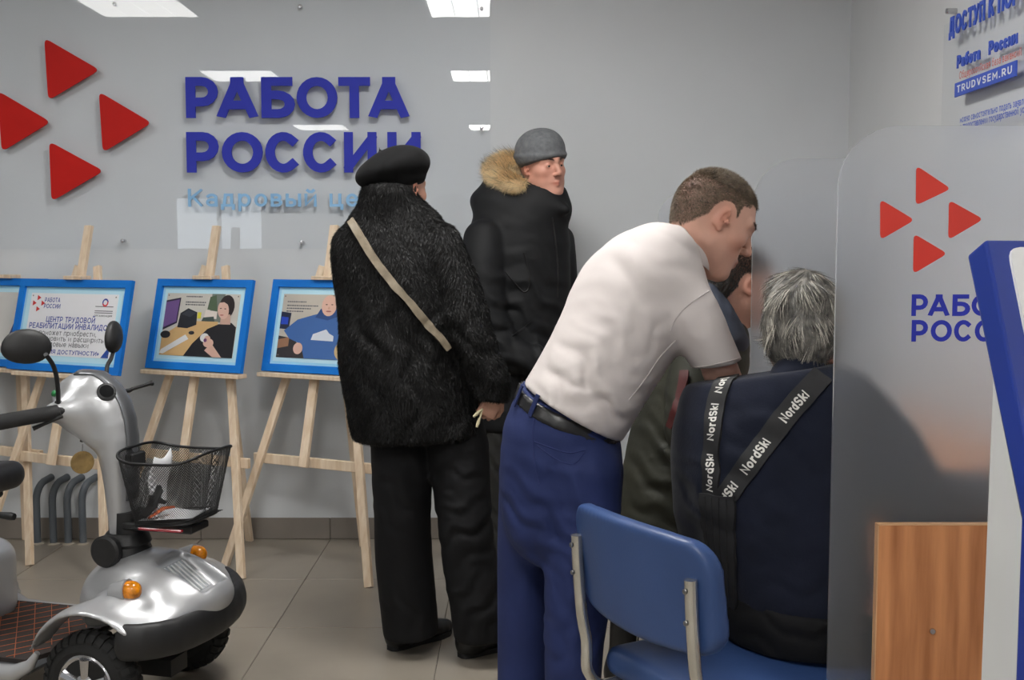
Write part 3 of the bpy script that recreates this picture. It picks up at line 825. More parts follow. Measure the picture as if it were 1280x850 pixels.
# ================================================================== GREY PIPES at the skirting
M_pipe = mat('grey_plastic_pipe', (92, 98, 104), .45, var=.05)
M_collar = mat('pipe_collar', (170, 160, 146), .7)
for k, px in enumerate((47, 67, 85.5, 104)):
    p = ground(px, 680); x, y = p[0], p[1]; zt = at(px, 603, y)[2]
    word = ('leftmost', 'second from the left', 'third from the left', 'rightmost')[k]
    t = thing('conduit_pipe', word + ' of four bent grey pipes rising at the skirting', 'pipe', (x, y, 0), group='grey pipes by the wall')
    pts = [(x, y, .0), (x, y, zt - .09)] + [(x + .028 * (1 - math.cos(a)), y + .06 * (1 - math.cos(a)), zt - .09 + .09 * math.sin(a)) for a in np.linspace(.2, 1.45, 7)]
    pts += [(x + .035, YW - .001, zt + .006)]
    MB().tube(pts, .0165, 14).build('bent_pipe', M_pipe, t, smooth=60)
    MB().lathe([(.026, .0), (.026, .004), (.0168, .008)], (x, y, 0), n=14).build('collar', M_collar, t, smooth=40)

# ================================================================== EASELS AND FRAMED BOARDS
M_pine = mat('pale_pine', (233, 214, 190), .6, lo=(212, 186, 155), scale=3.0, stretch=(18, 18, 2), bump=.05, bscale=30, bdist=.003)
M_fblue = mat('frame_blue', (26, 124, 214), .55, lo=(18, 108, 198), scale=5, spec=.25)
M_mat1 = mat('mat_pale_blue', (158, 212, 236), .6, var=.02)
M_mat2 = mat('mat_lighter_blue', (190, 228, 242), .6, var=.02)
M_board = mat('print_board', (232, 232, 236), .5, var=.01)
M_dark = mat('print_dark', (48, 46, 48), .5, var=.05)
EA = math.radians(13.5)
def eas_pt(x, z, d=0.0):         # point on the leaning plane of the easel; d towards the front
    return (x, math.tan(EA) * z - d, z)
def make_easel(label, loc, rz, splay=.515, mast=1.45, top=1.275):
    t = thing('display_easel', label, 'easel', loc, rz, 'wooden display easels')
    up = (0, -1, math.tan(EA))
    for s in (-1, 1):
        MB().bar(eas_pt(s * .365, 0), eas_pt(s * .055, top), .036, .020, up, c=.002).build('front_leg', M_pine, t, local=True)
    MB().bar(eas_pt(-.005, .44, .030), eas_pt(.0, mast, .030), .040, .020, up, c=.002).build('mast', M_pine, t, local=True)
    MB().bar(eas_pt(-.30, .452, -.021), eas_pt(.31, .452, -.021), .020, .042, (0, 0, 1), c=.002).build('crossbar', M_pine, t, local=True)
    MB().bar((.0, math.tan(EA) * (top - .075) + .028, top - .065), (.0, splay, .0), .036, .020, (0, 1, .3), c=.002).build('rear_leg', M_pine, t, local=True)
    MB().bar(eas_pt(-.27, .815, .052), eas_pt(.27, .815, .052), .062, .018, (0, 0, 1), c=.002).build('ledge', M_pine, t, local=True)
    return t
def make_picture(name, label, cat, loc, rz, w, h, ox=0.0):
    """framed board resting on the ledge; returns root and mapping of board coordinates (x, y from lower left, depth)"""
    t = thing(name, label, cat, loc, rz, 'blue framed boards')
    z0 = .8255
    ca, sa = math.cos(EA), math.sin(EA)
    def mpf(x, y, d):
        return (ox - w / 2 + x, math.tan(EA) * z0 + .0 - .043 + y * sa - d * ca, z0 + y * ca + d * sa)
    fw = .032
    for pts in (((0, 0), (w, 0), (w - fw, fw), (fw, fw)), ((w, h), (0, h), (fw, h - fw), (w - fw, h - fw)), ((0, h), (0, 0), (fw, fw), (fw, h - fw)), ((w, 0), (w, h), (w - fw, h - fw), (w - fw, fw))):
        MB().prism(pts, mpf, 0, .018).build('frame_rail', M_fblue, t, local=True)
    MB().prism(((fw, fw), (w - fw, fw), (w - fw, h - fw), (fw, h - fw)), mpf, .001, .006).build('backing_mat', M_mat1, t, local=True)
    q = fw + .013
    MB().prism(((q, q), (w - q, q), (w - q, h - q), (q, h - q)), mpf, .006, .0066).build('inner_mat', M_mat2, t, local=True)
    return t, mpf
def easel_clip(easel, h):
    z = .8255 + h * math.cos(EA) + .004
    MB().bar(eas_pt(-.052, z + .008, .052), eas_pt(.052, z + .008, .052), .06, .016, (0, 0, 1), c=.002).build('top_clip', M_pine, easel, local=True)
ER = math.radians(-26)
E_pos = [(-2.39, 4.86, 0), (-1.975, 4.60, 0), (-1.437, 4.66, 0), (-.90, 4.545, 0)]
E_lab = ['pine easel at the left edge carrying a board mostly out of frame', 'pine easel behind the scooter, holding the lettered board', 'middle pine easel holding the photo of a woman at a desk', 'pine easel beside the woman in fur, holding the hoodie photo']
E_sz = [(.53, .40), (.655, .40), (.53, .40), (.53, .40)]
EAS = []
for k in range(4):
    e = make_easel(E_lab[k], E_pos[k], ER, .295 if k == 0 else .515 if k != 2 else .50, 1.19 if k == 0 else 1.45, 1.16 if k == 0 else 1.275); easel_clip(e, E_sz[k][1]); EAS.append(e)
def flat(m, pts, mpf, d, rgb, name, parent, rough=.5):
    MM = mat('ink_%d_%d_%d' % rgb, rgb, rough, var=.02)
    m = MB(); n = len(pts); m.add([mpf(x, y, d) for x, y in pts], [tuple(range(n))]); return m.build(name, MM, parent, local=True)
def oval(cx, cy, rx, ry, n=18, rot=0):
    return [(cx + rx * math.cos(a) * math.cos(rot) - ry * math.sin(a) * math.sin(rot), cy + rx * math.cos(a) * math.sin(rot) + ry * math.sin(a) * math.cos(rot)) for a in np.linspace(0, 2 * math.pi, n, endpoint=False)]
def pins(mpf, x0, y0, x1, y1, parent):
    for x in (x0, x1):
        for y in (y0, y1): flat(None, oval(x, y, .0035, .0035, 8), mpf, .0098, (110, 106, 100), 'pin', parent)
# lettered board
w, h = E_sz[1]
t, mpf = make_picture('lettered_board', 'blue framed board with blue and grey cyrillic text on white', 'board', E_pos[1], ER, w, h)
bx, by, bw, bh = .072, .068, w - .144, h - .128
B = MB(); B.prism(((bx, by), (bx + bw, by), (bx + bw, by + bh), (bx, by + bh)), mpf, .0066, .0085); B.build('white_sheet', M_board, t, local=True)
mpb = lambda x, y, d: mpf(bx + x * bw, by + y * bh, .0085 + d)
mpu = lambda x, y, d: mpf(bx + x, by + y, .0085 + d)
flat(None, [(.985, 0.005), (.985, .20), (.90, .005)], mpb, .0004, (40, 76, 160), 'print_corner', t)
cx, cy = .075 * w, bh * .835
for dx, dy in ((0, .024), (-.024, 0), (.028, 0), (0.002, -.026)):
    flat(None, [(cx + dx - .010, cy + dy + .012), (cx + dx - .009, cy + dy - .012), (cx + dx + .013, cy + dy)], mpu, .0004, (205, 50, 52), 'print_triangle', t)
M_pblue = mat('print_blue', (60, 76, 160), .5, var=.02); M_pgrey = mat('print_grey', (86, 88, 96), .5, var=.02)
def line(txt, cxr, y, size, m, wd=None, weight=.17, name='print_line', al='c'):
    b = MB(); put_text(b, txt, mpu, size, weight, .14, x0=cxr, y0=y, d0=.0005, d1=.0005, align=al, width=wd); b.build(name, m, t, local=True)
line('РАБОТА', .078 * w + .035, bh * .855, .020, M_pblue, .092, al='l'); line('РОССИИ', .078 * w + .035, bh * .755, .020, M_pblue, .098, al='l')
for k, yy in enumerate((.80, .73, .70)):
    flat(None, [(bw * .76, bh * yy), (bw * .96, bh * yy), (bw * .96, bh * (yy + .012)), (bw * .76, bh * (yy + .012))], mpu, .0004, (90, 90, 96), 'print_rule', t)
line('ОРГАНИЗАЦИЯ', bw * .86, bh * .645, .0085, M_pgrey, bw * .2)
b = MB()
for a0, a1, mi in ((20, 200, 0), (210, 370, 1)):
    vs, fs = ribbon([(bw * .865 + .014 * math.cos(math.radians(a)), bh * .87 + .014 * math.sin(math.radians(a))) for a in np.linspace(a0, a1, 9)], .007); b.add([mpu(x, y, .0005) for x, y in vs], fs, mi)
b.build('print_emblem', [M_pblue, mat('ink_emblem_red', (214, 60, 70), .5)], t, local=True)
line('ЦЕНТР ТРУДОВОЙ', bw * .5, bh * .535, .0245, M_pblue, bw * .56)
line('РЕАБИЛИТАЦИИ ИНВАЛИДОВ', bw * .5, bh * .43, .0245, M_pblue, bw * .94)
line('поможет приобрести,', bw * .49, bh * .325, .0235, M_pgrey, bw * .66, .12)
line('восстановить и расширить', bw * .48, bh * .235, .0235, M_pgrey, bw * .86, .12)
line('трудовые навыки', bw * .47, bh * .145, .0235, M_pgrey, bw * .56, .12)
line('«АКАДЕМИЯ ДОСТУПНОСТИ»', bw * .46, bh * .03, .0185, M_pblue, bw * .84)
pins(mpf, bx + .012, by + .012, bx + bw - .012, by + bh - .012, t)
# photo of a woman at a desk
w, h = E_sz[2]
t, mpf = make_picture('framed_photo', 'blue framed photo print of a dark-haired woman sitting at a desk', 'picture', E_pos[2], ER, w, h)
bx, by, bw, bh = .062, .062, w - .124, h - .124
MB().prism(((bx, by), (bx + bw, by), (bx + bw, by + bh), (bx, by + bh)), mpf, .0066, .0085).build('photo_sheet', mat('photo_wall', (206, 202, 194), .45, var=.04), t, local=True)
mpb = lambda x, y, d: mpf(bx + x * bw, by + y * bh, .0085 + d)
lay = [0]
def caption(rows):
    b = MB(); r = random.Random(3)
    for x, y, wd in rows:       # illegible small print: rows of short dashes
        e = x + wd
        while x < e:
            l = r.uniform(.012, .03); b.add([mpb(x, y, .0004), mpb(x + l, y, .0004), mpb(x + l, y + .018, .0004), mpb(x, y + .018, .0004)], [(0, 1, 2, 3)]); x += l + .006
    b.build('print_caption', M_pgrey, t, local=True)
def ph(pts, rgb, name): lay[0] += 1; flat(None, pts, mpb, .0002 + .00012 * lay[0], rgb, name, t)
ph([(.62, .55), (.62, 1), (.8, 1), (.8, .55)], (120, 128, 120), 'print_shelf'); ph([(.58, .75), (.6, .95), (.68, .98), (.72, .72)], (86, 104, 80), 'print_plant')
ph([(.0, .0), (.36, .0), (.75, .5), (.75, .56), (.3, .56), (.0, .3)], (214, 176, 122), 'print_desktop')
ph([(.55, .62), (.56, .74), (.72, .72), (.72, .6)], (225, 214, 206), 'print_paper'); ph([(.52, .56), (.54, .62), (.68, .64), (.7, .56)], (70, 84, 80), 'print_tray')
ph([(.20, .45), (.22, .68), (.32, .76), (.45, .70), (.46, .5), (.34, .44)], (38, 40, 46), 'print_printer'); ph([(.24, .66), (.32, .74), (.44, .69), (.36, .62)], (58, 62, 70), 'print_printer_lid')
ph([(-.0, .40), (.0, .88), (.20, .93), (.19, .52)], (48, 42, 66), 'print_monitor'); ph([(.0, .44), (.0, .85), (.185, .90), (.175, .54)], (112, 84, 140), 'print_monitor_screen')
ph(oval(.05, .33, .07, .06), (40, 38, 42), 'print_monitor_foot')
ph([(.0, .03), (.02, .09), (.33, .34), (.38, .27), (.05, .02)], (226, 226, 226), 'print_keyboard'); ph(oval(.41, .37, .04, .03), (44, 44, 48), 'print_mouse')
ph([(.46, .60), (.46, .70), (.51, .70), (.51, .60)], (222, 214, 70), 'print_yellow_box')
ph([(.34, .0), (.44, .2), (.62, .44), (.76, .52), (.93, .55), (1.0, .48), (1.0, .0)], (34, 33, 37), 'print_black_shirt')
ph(oval(.84, .80, .105, .185), (46, 38, 38), 'print_hair'); ph([(.78, .52), (.78, .68), (.9, .68), (.92, .52)], (206, 168, 152), 'print_neck')
ph(oval(.80, .745, .075, .145, rot=.15), (222, 184, 168), 'print_face'); ph([(.74, .86), (.82, .93), (.9, .86), (.9, .74), (.87, .82), (.8, .87)], (46, 38, 38), 'print_fringe')
ph(oval(.765, .77, .014, .008, 8), (60, 46, 46), 'print_eye'); ph(oval(.825, .765, .014, .008, 8), (60, 46, 46), 'print_eye'); ph(oval(.79, .665, .026, .009, 10), (176, 98, 98), 'print_mouth')
ph([(.62, .10), (.70, .22), (.86, .0), (.74, .0)], (216, 176, 160), 'print_forearm'); ph(oval(.66, .22, .07, .07), (220, 180, 164), 'print_hand'); ph(oval(.60, .30, .06, .07), (226, 226, 224), 'print_cup'); ph(oval(.64, .29, .04, .045), (218, 178, 162), 'print_hand'); ph(oval(.615, .26, .022, .03), (110, 60, 110), 'print_logo')
caption(((.27, .94, .22), (.27, .85, .28), (.27, .81, .26)))
pins(mpf, bx + .01, by + .01, bx + bw - .01, by + bh - .01, t)
# photo of a man in a blue hoodie
w, h = E_sz[3]
t, mpf = make_picture('framed_photo', 'blue framed photo print of a bald man in a blue hoodie', 'picture', E_pos[3], ER, w, h)
MB().prism(((bx, by), (bx + bw, by), (bx + bw, by + bh), (bx, by + bh)), mpf, .0066, .0085).build('photo_sheet', mat('photo_wall_beige', (198, 190, 178), .45, var=.05), t, local=True)
lay[0] = 0
ph([(.5, .0), (1, 0), (1, 1), (.6, 1)], (182, 168, 150), 'print_wall_side'); ph([(.86, .62), (.84, .66), (1, .92), (1, .85)], (60, 54, 52), 'print_cable')
ph([(.0, .0), (.0, .34), (.2, .30), (.42, .0)], (52, 48, 50), 'print_chair'); ph([(.0, .28), (.14, .32), (.14, .18), (.0, .14)], (150, 110, 84), 'print_desk_edge')
ph([(.0, .45), (.0, .72), (.13, .70), (.12, .44)], (34, 40, 66), 'print_monitor'); ph([(.01, .52), (.01, .64), (.1, .63), (.1, .52)], (40, 74, 190), 'print_monitor_screen')
ph([(.36, .0), (.30, .22), (.14, .30), (.06, .42), (.22, .6), (.42, .68), (.60, .74), (.82, .64), (.96, .5), (1.0, .36), (.9, .22), (.8, .2), (.78, .0)], (64, 104, 166), 'print_hoodie')
ph([(.44, .64), (.5, .78), (.74, .78), (.72, .66), (.6, .6)], (46, 78, 132), 'print_hood'); ph(oval(.60, .83, .095, .165), (222, 180, 162), 'print_head'); ph(oval(.565, .845, .014, .008, 8), (80, 56, 52), 'print_eye'); ph(oval(.635, .845, .014, .008, 8), (80, 56, 52), 'print_eye')
ph(oval(.60, .74, .035, .012, 10), (168, 100, 96), 'print_mouth'); ph(oval(.60, .79, .014, .022, 8), (208, 160, 142), 'print_nose')
ph([(.42, .29), (.44, .38), (.52, .42), (.6, .46), (.64, .40), (.7, .36), (.7, .28)], (214, 220, 230), 'print_motif')
ph(oval(.27, .15, .06, .09), (220, 180, 164), 'print_hand'); ph(oval(.86, .14, .13, .165), (206, 178, 130), 'print_wooden_disc'); ph(oval(.86, .14, .06, .07), (196, 164, 112), 'print_disc_mark')
caption(((.06, .87, .24), (.06, .81, .38), (.06, .765, .30), (.06, .72, .2)))
pins(mpf, bx + .01, by + .01, bx + bw - .01, by + bh - .01, t)
# board at the left edge of the frame
w, h = E_sz[0]
t, mpf = make_picture('framed_photo', 'blue framed board cut off by the left picture edge', 'picture', E_pos[0], ER, w, h)
MB().prism(((bx, by), (bx + bw, by), (bx + bw, by + bh), (bx, by + bh)), mpf, .0066, .0085).build('photo_sheet', mat('photo_plain', (214, 212, 208), .45, var=.04), t, local=True)
mpb = lambda x, y, d: mpf(bx + x * bw, by + y * bh, .0085 + d)
ph([(.6, .0), (1, .0), (1, .5), (.75, .6)], (50, 60, 110), 'print_shape')

# ================================================================== MOBILITY SCOOTER (local axes: u forward, v to the far side, z up)
wn_, wf_ = ground(118, 914), ground(235, 835)
SL = unit(wf_ - wn_); SF = A((SL[1], -SL[0], 0)); SO = (wn_ + wf_) / 2; SO[2] = 0
def W3(u, v, z): return SO + SF * u + SL * v + A((0, 0, z))
def suz(px, py, v):
    d = ray(px, py); o = CAM - SO; t = (v - o @ SL) / (d @ SL); p = o + d * t; return float(p @ SF), float(p[2])
RS = np.stack([SF, SL, A((0, 0, 1))], 1)
def WR(ops_c): return ops_c
M_silver = mat('silver_paint', (186, 187, 189), .36, metal=.5, var=.04, scale=3, coat=.5)
M_gsilver = mat('grey_paint', (112, 114, 117), .35, metal=.6, var=.04, coat=.3)
M_blk = mat('black_plastic', (30, 30, 31), .5, var=.1, scale=20, bump=.06, bscale=120, bdist=.002)
M_rub = mat('tyre_rubber', (26, 26, 26), .75, var=.15, scale=15)
M_grip = mat('grip_rubber', (34, 34, 35), .7, var=.1)
M_vinyl = mat('seat_vinyl', (30, 30, 32), .45, var=.1, bump=.1, bscale=150, bdist=.002)
M_orange = mat('amber_lens', (240, 140, 18), .15, var=.25, scale=60, coat=.6)
M_steel = mat('steel', (150, 150, 152), .3, metal=1)
M_mirror = mat('mirror_glass', (190, 195, 200), .05, metal=1, var=.01)
M_lens = mat('headlight_lens', (172, 176, 180), .12, metal=.4, var=.15, scale=60, coat=.8)
sc = thing('mobility_scooter', 'silver mobility scooter with wire basket, amber lamps and two mirrors', 'scooter', SO)
def uv(x): return [W3(*q) for q in x]
def E3(c, r): return ell(W3(*c), r, RS)
# wheels
def wheel(u, v, R, wd, outer):
    c = W3(u, v, R); ax = SL
    t = MB()
    prof = []
    for a in np.linspace(-1, 1, 15):
        prof.append((R - .006 - .042 * abs(a) ** 3.2, a * wd / 2))
    prof = [(R * .56, -wd / 2 * .8)] + prof + [(R * .56, wd / 2 * .8)]
    t.lathe(prof, c, ax, 40)
    n = 30
    u0, w0 = SF, A((0, 0, 1))
    for k in range(n):
        for s in (-1, 1):
            a = 2 * math.pi * (k + .25 * s) / n
            rad = u0 * math.cos(a) + w0 * math.sin(a); tan = -u0 * math.sin(a) + w0 * math.cos(a)
            q = []
            for rr, dv in ((R, .004), (R - .004, wd * .28), (R - .020, wd * .44)):
                q.append((rr, dv))
            for i in range(2):
                (r0, v0), (r1, v1) = q[i], q[i + 1]
                vs = []
                for (rr, vv) in ((r0, v0), (r1, v1)):
                    for dr in (-.008, 0):
                        for dt in (-.0085, .0085): vs.append(c + rad * (rr + dr) + tan * dt + ax * s * vv)
                t.add(vs, [(2, 3, 7, 6), (0, 2, 6, 4), (1, 5, 7, 3), (0, 1, 3, 2), (4, 6, 7, 5)])
    tyre = t.build('tyre', M_rub, sc, smooth=35)
    s = -1 if outer < 0 else 1
    h = MB().lathe([(R * .60, s * wd * .30), (R * .60, s * wd * .42), (R * .56, s * wd * .46), (R * .50, s * wd * .40), (R * .47, s * wd * .28), (.0, s * wd * .22)], c, ax, 32)
    h.lathe([(.030, s * wd * .22), (.030, s * wd * .44), (.022, s * wd * .50), (0, s * wd * .5)], c, ax, 20)
    for k in range(5):
        a = 2 * math.pi * k / 5 + .3; rad = SF * math.cos(a) + A((0, 0, 1)) * math.sin(a)
        h.tube([c + rad * .02 + ax * s * wd * .40, c + rad * R * .5 + ax * s * wd * .38], [.012, .017], 8)
        rad2 = SF * math.cos(a + .63) + A((0, 0, 1)) * math.sin(a + .63)
        h.lathe([(.0045, 0), (.0045, .006), (0, .008)], c + rad2 * .036 + ax * s * wd * .24, ax * s, 8)
    h.build('hub', M_chrome, sc, smooth=35)
wheel(0, -.245, .145, .092, -1); wheel(0, .245, .145, .092, 1)
wheel(-.86, -.245, .15, .10, -1); wheel(-.86, .245, .15, .10, 1)
MB().tube([W3(0, -.22, .145), W3(0, .22, .145)], .014, 10).tube([W3(-.86, -.22, .15), W3(-.86, .22, .15)], .016, 10).bar(W3(-.95, 0, .115), W3(.12, 0, .115), .09, .05, mi=0).bar(W3(-.02, -.16, .20), W3(-.02, .16, .20), .03, .05).build('chassis', M_blk, sc)
# front cowl, fenders and deck
ops = [('u', E3((.02, 0, .30), (.20, .17, .155)), 0), ('u', E3((.08, 0, .335), (.20, .16, .085)), .06)]
ops += [('u', ell(W3(.145, 0, .305), (.115, .175, .05), RS), .05)]
for s in (-1, 1):
    arcp = [(.140, .306), (.115, .322), (.07, .343), (.0, .352), (-.07, .335), (-.125, .29), (-.165, .225), (-.195, .17), (-.26, .145)]
    ops.append(('u', etube([tuple(W3(u, s * .245, z)) + (.062, .012) for u, z in arcp], SL, 2), .03))
    ops.append(('u', E3((.065, s * .185, .345), (.07, .05, .036)), .05))
    ops.append(('u', ell(W3(.10, s * .16, .300), (.11, .10, .03), RS), .04))
    # wheel wells
    ops.append(('s', cone(W3(0, s * .18, .145), W3(0, s * .40, .145), .186), .006))
# headlight recess and the underside
ops.append(('s', rbox(W3(.185, 0.0, .425), (.085, .070, .055), .012, RS @ A(((.8, 0, .6), (0, 1, 0), (-.6, 0, .8)))), .012))
ops.append(('s', rbox(W3(0, 0, .02), (.7, .6, .20), .01, RS), .02))
ops.append(('s', cone(W3(-.40, -.6, .40), W3(-.40, .6, .40), .245), .01))
lo = SO + A((-.45, -.5, .0)); hi = SO + A((.5, .5, .55))
cowl, CV, CQ = blob('front_cowl', ops, lo, hi, .0062, M_silver, sc, it=2)
cowl_ops = ops
# side sills and deck floor
mb = MB()
for s in (-1, 1):
    mb = MB(); mb.tube([W3(u, s * .262, z) for u, z in ((-.165, .215), (-.19, .178), (-.24, .150), (-.32, .145), (-.5, .145), (-.62, .15), (-.68, .19))], [.008, .016, .024, .026, .026, .026, .02], 12, flat=None)
    mb.build('side_sill', M_silver, sc, smooth=60)
deck = MB().box((-.72, -.255, .14), (-.20, .255, .165), c=.01, M=Matrix.LocRotScale(Vector(SO), Matrix(((SF[0], SL[0], 0), (SF[1], SL[1], 0), (0, 0, 1))).to_quaternion(), None)).build('deck', M_gsilver, sc)
def mat_quilt():
    m = mat('quilted_mat', (44, 36, 33), .7, var=.1, scale=30)
    return m
M_mat = mat_quilt(); M_stitch = mat('orange_stitch', (170, 92, 50), .6)
fm = MB().prism([(-.66, -.232), (-.23, -.232), (-.19, -.12), (-.185, .12), (-.23, .232), (-.66, .232)], lambda x, y, d: W3(x, y, d), .165, .178).build('floor_mat', M_mat, sc)
mb = MB()
for k in range(-9, 12):
    for sg in (1, -1):
        a, b = [], []
        for t in np.linspace(-.225, .225, 24):
            u = -.44 + k * .062 + sg * t * .75
            if -.655 < u < -.225: a.append(W3(u, t, .1788))
        if len(a) > 1: mb.bar(a[0], a[-1], .0022, .0012)
mb.build('diamond_stitching', M_stitch, fm)
# bumper
bp = [(.125, -.282, .278), (.165, -.262, .274), (.225, -.18, .270), (.25, -.06, .27), (.25, .06, .27), (.225, .17, .274), (.165, .25, .278), (.12, .282, .282)]
ops = [('u', etube([tuple(W3(u, v, z)) + (.052, .026) for u, v, z in bp], (0, 0, 1), 2), 0)]
blob('bumper', ops, SO + A((-.1, -.5, .15)), SO + A((.5, .5, .4)), .006, M_blk, sc, it=2)
# indicator lamps
for v, u in ((-.19, .10), (.19, .085)):
    c, nn = snap(cowl_ops, W3(u - .02, v, .375)); c = c + A((0, 0, .006)); ax = unit(SF * .95 + A((0, 0, .12)))
    lp = MB().lathe([(.022, -.05), (.030, -.018), (.033, -.004), (.033, .002), (.029, .003), (.027, .0)], c, ax, 24).build('lamp_housing', M_silver, sc, smooth=40)
    MB().lathe([(.0275, .0), (.0275, .012), (.025, .024), (.018, .034), (.009, .039), (.0, .040)], c, ax, 22).build('amber_lens', M_orange, lp, smooth=50)
# headlight
RH = RS @ A(((.8, 0, .6), (0, 1, 0), (-.6, 0, .8)))
hc = W3(.150, 0, .378)
hd = Matrix(((RH[0, 0], RH[0, 1], RH[0, 2], hc[0]), (RH[1, 0], RH[1, 1], RH[1, 2], hc[1]), (RH[2, 0], RH[2, 1], RH[2, 2], hc[2]), (0, 0, 0, 1)))
hl = MB().box((-.066, -.062, -.012), (.066, .062, .004), c=.006, M=hd).build('headlight', M_lens, sc)
mb = MB()
for k in range(6): mb.box((-.058, -.052 + k * .019, .004), (.058, -.044 + k * .019, .0055), c=.0004, M=hd)
mb.build('lens_rib', M_frame_w, hl)
# steering column boot and knob
MB().lathe([(.074, .0), (.072, .03), (.066, .045), (.072, .055), (.064, .075), (.056, .085), (.0, .086)], W3(-.045, 0, .422), (0, 0, 1), 28).lathe([(.05, 0), (.05, .07)], W3(-.04, 0, .50), (0, 0, 1), 20).build('column_boot', M_blk, sc, smooth=40)
MB().lathe([(.03, .0), (.03, .03), (.046, .034), (.047, .052), (.040, .058), (.0, .058)], W3(-.055, -.045, .467), -SL, 26).build('tilt_knob', M_blk, sc, smooth=40)
# tiller
cl = [(-.055, .500, .034, .050), (-.058, .60, .040, .055), (-.062, .70, .050, .060), (-.075, .785, .064, .066), (-.105, .855, .082, .072), (-.15, .905, .082, .072), (-.20, .912, .058, .066), (-.235, .90, .035, .052)]
ops = [('u', etube([tuple(W3(u, 0, z)) + (a, b) for u, z, a, b in cl], SF, 2), 0)]
for s in (-1, 1):
    ops.append(('u', cone(W3(-.165, s * .04, .875), W3(-.195, s * .115, .872), .062, .030), .045))
    ops.append(('u', cone(W3(-.16, s * .055, .84), W3(-.12, s * .05, .79), .035, .02), .04))
til, TV, TQ = blob('tiller_cover', ops, SO + A((-.5, -.4, .4)), SO + A((.3, .4, 1.1)), .006, M_silver, sc, it=2)
til_ops = ops
# darker front strip of the tiller
mb = MB(); rows = []
for i, (u, z, a, b) in enumerate(spline(cl[1:7], 4)):
    t = i / 20
    nu, nz = (1, 0.1) if t < .35 else (math.cos((t - .35) * 2.0), math.sin((t - .35) * 2.0))
    rows.append(list(snaps(til_ops, [W3(u + nu * a * 1.02, v, z + nz * a * 1.02) for v in np.linspace(-.036, .036, 6)])[0] + SF * nu * .0025 + A((0, 0, nz * .0025))))
n = len(rows)
mb.add([q for r in rows for q in r], [(i * 6 + k, i * 6 + k + 1, (i + 1) * 6 + k + 1, (i + 1) * 6 + k) for i in range(n - 1) for k in range(5)])
o = mb.build('front_strip', M_gsilver, sc, smooth=60)
sm = o.modifiers.new('thickness', 'SOLIDIFY'); sm.thickness = .004; sm.offset = 0
# gauge, button
c, nn = hit(til_ops, 133, 490)
g = MB().lathe([(.027, -.004), (.027, .004), (.024, .006), (.0, .006)], c, nn, 26).build('charge_gauge', M_blk, sc, smooth=40)
MB().lathe([(.020, .0062), (.0, .0075)], c, nn, 22).build('gauge_glass', mat('gauge_glass', (18, 20, 22), .08, var=.2), g, smooth=40)
c, nn = hit(til_ops, 62, 497)
c, nn = snap(til_ops, W3(-.225, -.045, .915))
MB().lathe([(.010, -.002), (.010, .007), (.007, .010), (.0, .011)], c, nn, 16).build('green_button', mat('button_green', (26, 120, 60), .3, coat=.4), sc, smooth=40)
# handlebar, grips, levers
def P_(px, py, v): u, z = suz(px, py, v); return W3(u, v, z)
h_in = P_(82, 513, -.10); h_out = P_(-12, 530, -.285)
MB().tube([h_in, h_in + (h_out - h_in) * .1, h_in + (h_out - h_in) * .12, h_out - unit(h_out - h_in) * .01, h_out], [.017, .017, .0215, .0225, .016], 16).build('hand_grip', M_grip, sc, smooth=40)
f_in = W3(-.19, .10, .872); f_out = W3(-.26, .285, .872)
MB().tube([f_in, f_in + (f_out - f_in) * .1, f_in + (f_out - f_in) * .12, f_out], [.017, .017, .0215, .021], 16).build('hand_grip', M_grip, sc, smooth=40)
a, b, c = P_(78, 520, -.13), P_(55, 530, -.15), P_(41, 536, -.17)
MB().tube([a, b, c], [.006, .005, .007], 8).build('brake_lever', M_blk, sc, smooth=40)
a, b, c, d = P_(146, 491, .10), P_(162, 488, .15), P_(166, 486, .16), P_(190, 479, .24)
MB().tube([a, b, c, d - (d - c) * .12, d], [.008, .007, .0055, .0055, .009], 10).build('brake_lever', M_blk, sc, smooth=40)
# mirrors
def mirror(stem_px, v0, v1, head_px, rx, rz, ry, face, tilt):
    m = len(stem_px); pts = [P_(px, py, v0 + (v1 - v0) * i / (m - 1)) for i, (px, py) in enumerate(stem_px)]
    ms = MB().tube(spline(pts, 4), .0065, 10).lathe([(.011, -.022), (.013, 0), (.009, .012)], pts[0], (0, 0, 1), 12).build('mirror_stem', M_blk, sc, smooth=50)
    c = P_(head_px[0], head_px[1], v1)
    f = unit(face); side = unit(np.cross((0, 0, 1), f)); upx = np.cross(f, side)
    s2 = side * math.cos(tilt) + upx * math.sin(tilt); u2 = np.cross(f, s2)
    R = np.stack([s2, f, u2], 1)
    ops = [('u', ell(c, (rx, ry, rz), R), 0), ('u', ell(c + s2 * rx * .45 - u2 * rz * .3, (rx * .5, ry * .8, rz * .5), R), .02), ('i', half(c + f * ry * .35, f), .004)]
    hd_, _, _ = blob('mirror_head', ops, c - .1, c + .1, .004, M_blk, ms, it=2)
    vs = [c + f * (ry * .35 + .0012) + s2 * rx * .84 * math.cos(a) + u2 * rz * .84 * math.sin(a) for a in np.linspace(0, 2 * math.pi, 24, endpoint=False)]
    MB().add(vs, [tuple(range(24))]).build('mirror_glass', M_mirror, ms)
mirror([(73, 506), (72, 480), (67, 458), (57, 443)], -.11, -.24, (34, 433), .066, .049, .022, -SF * .80 + SL * .62, .12)
mirror([(133, 474), (134, 458), (139, 448), (142, 438)], .11, .22, (142, 421), .048, .052, .022, -SF * .95 - SL * .12, .1)
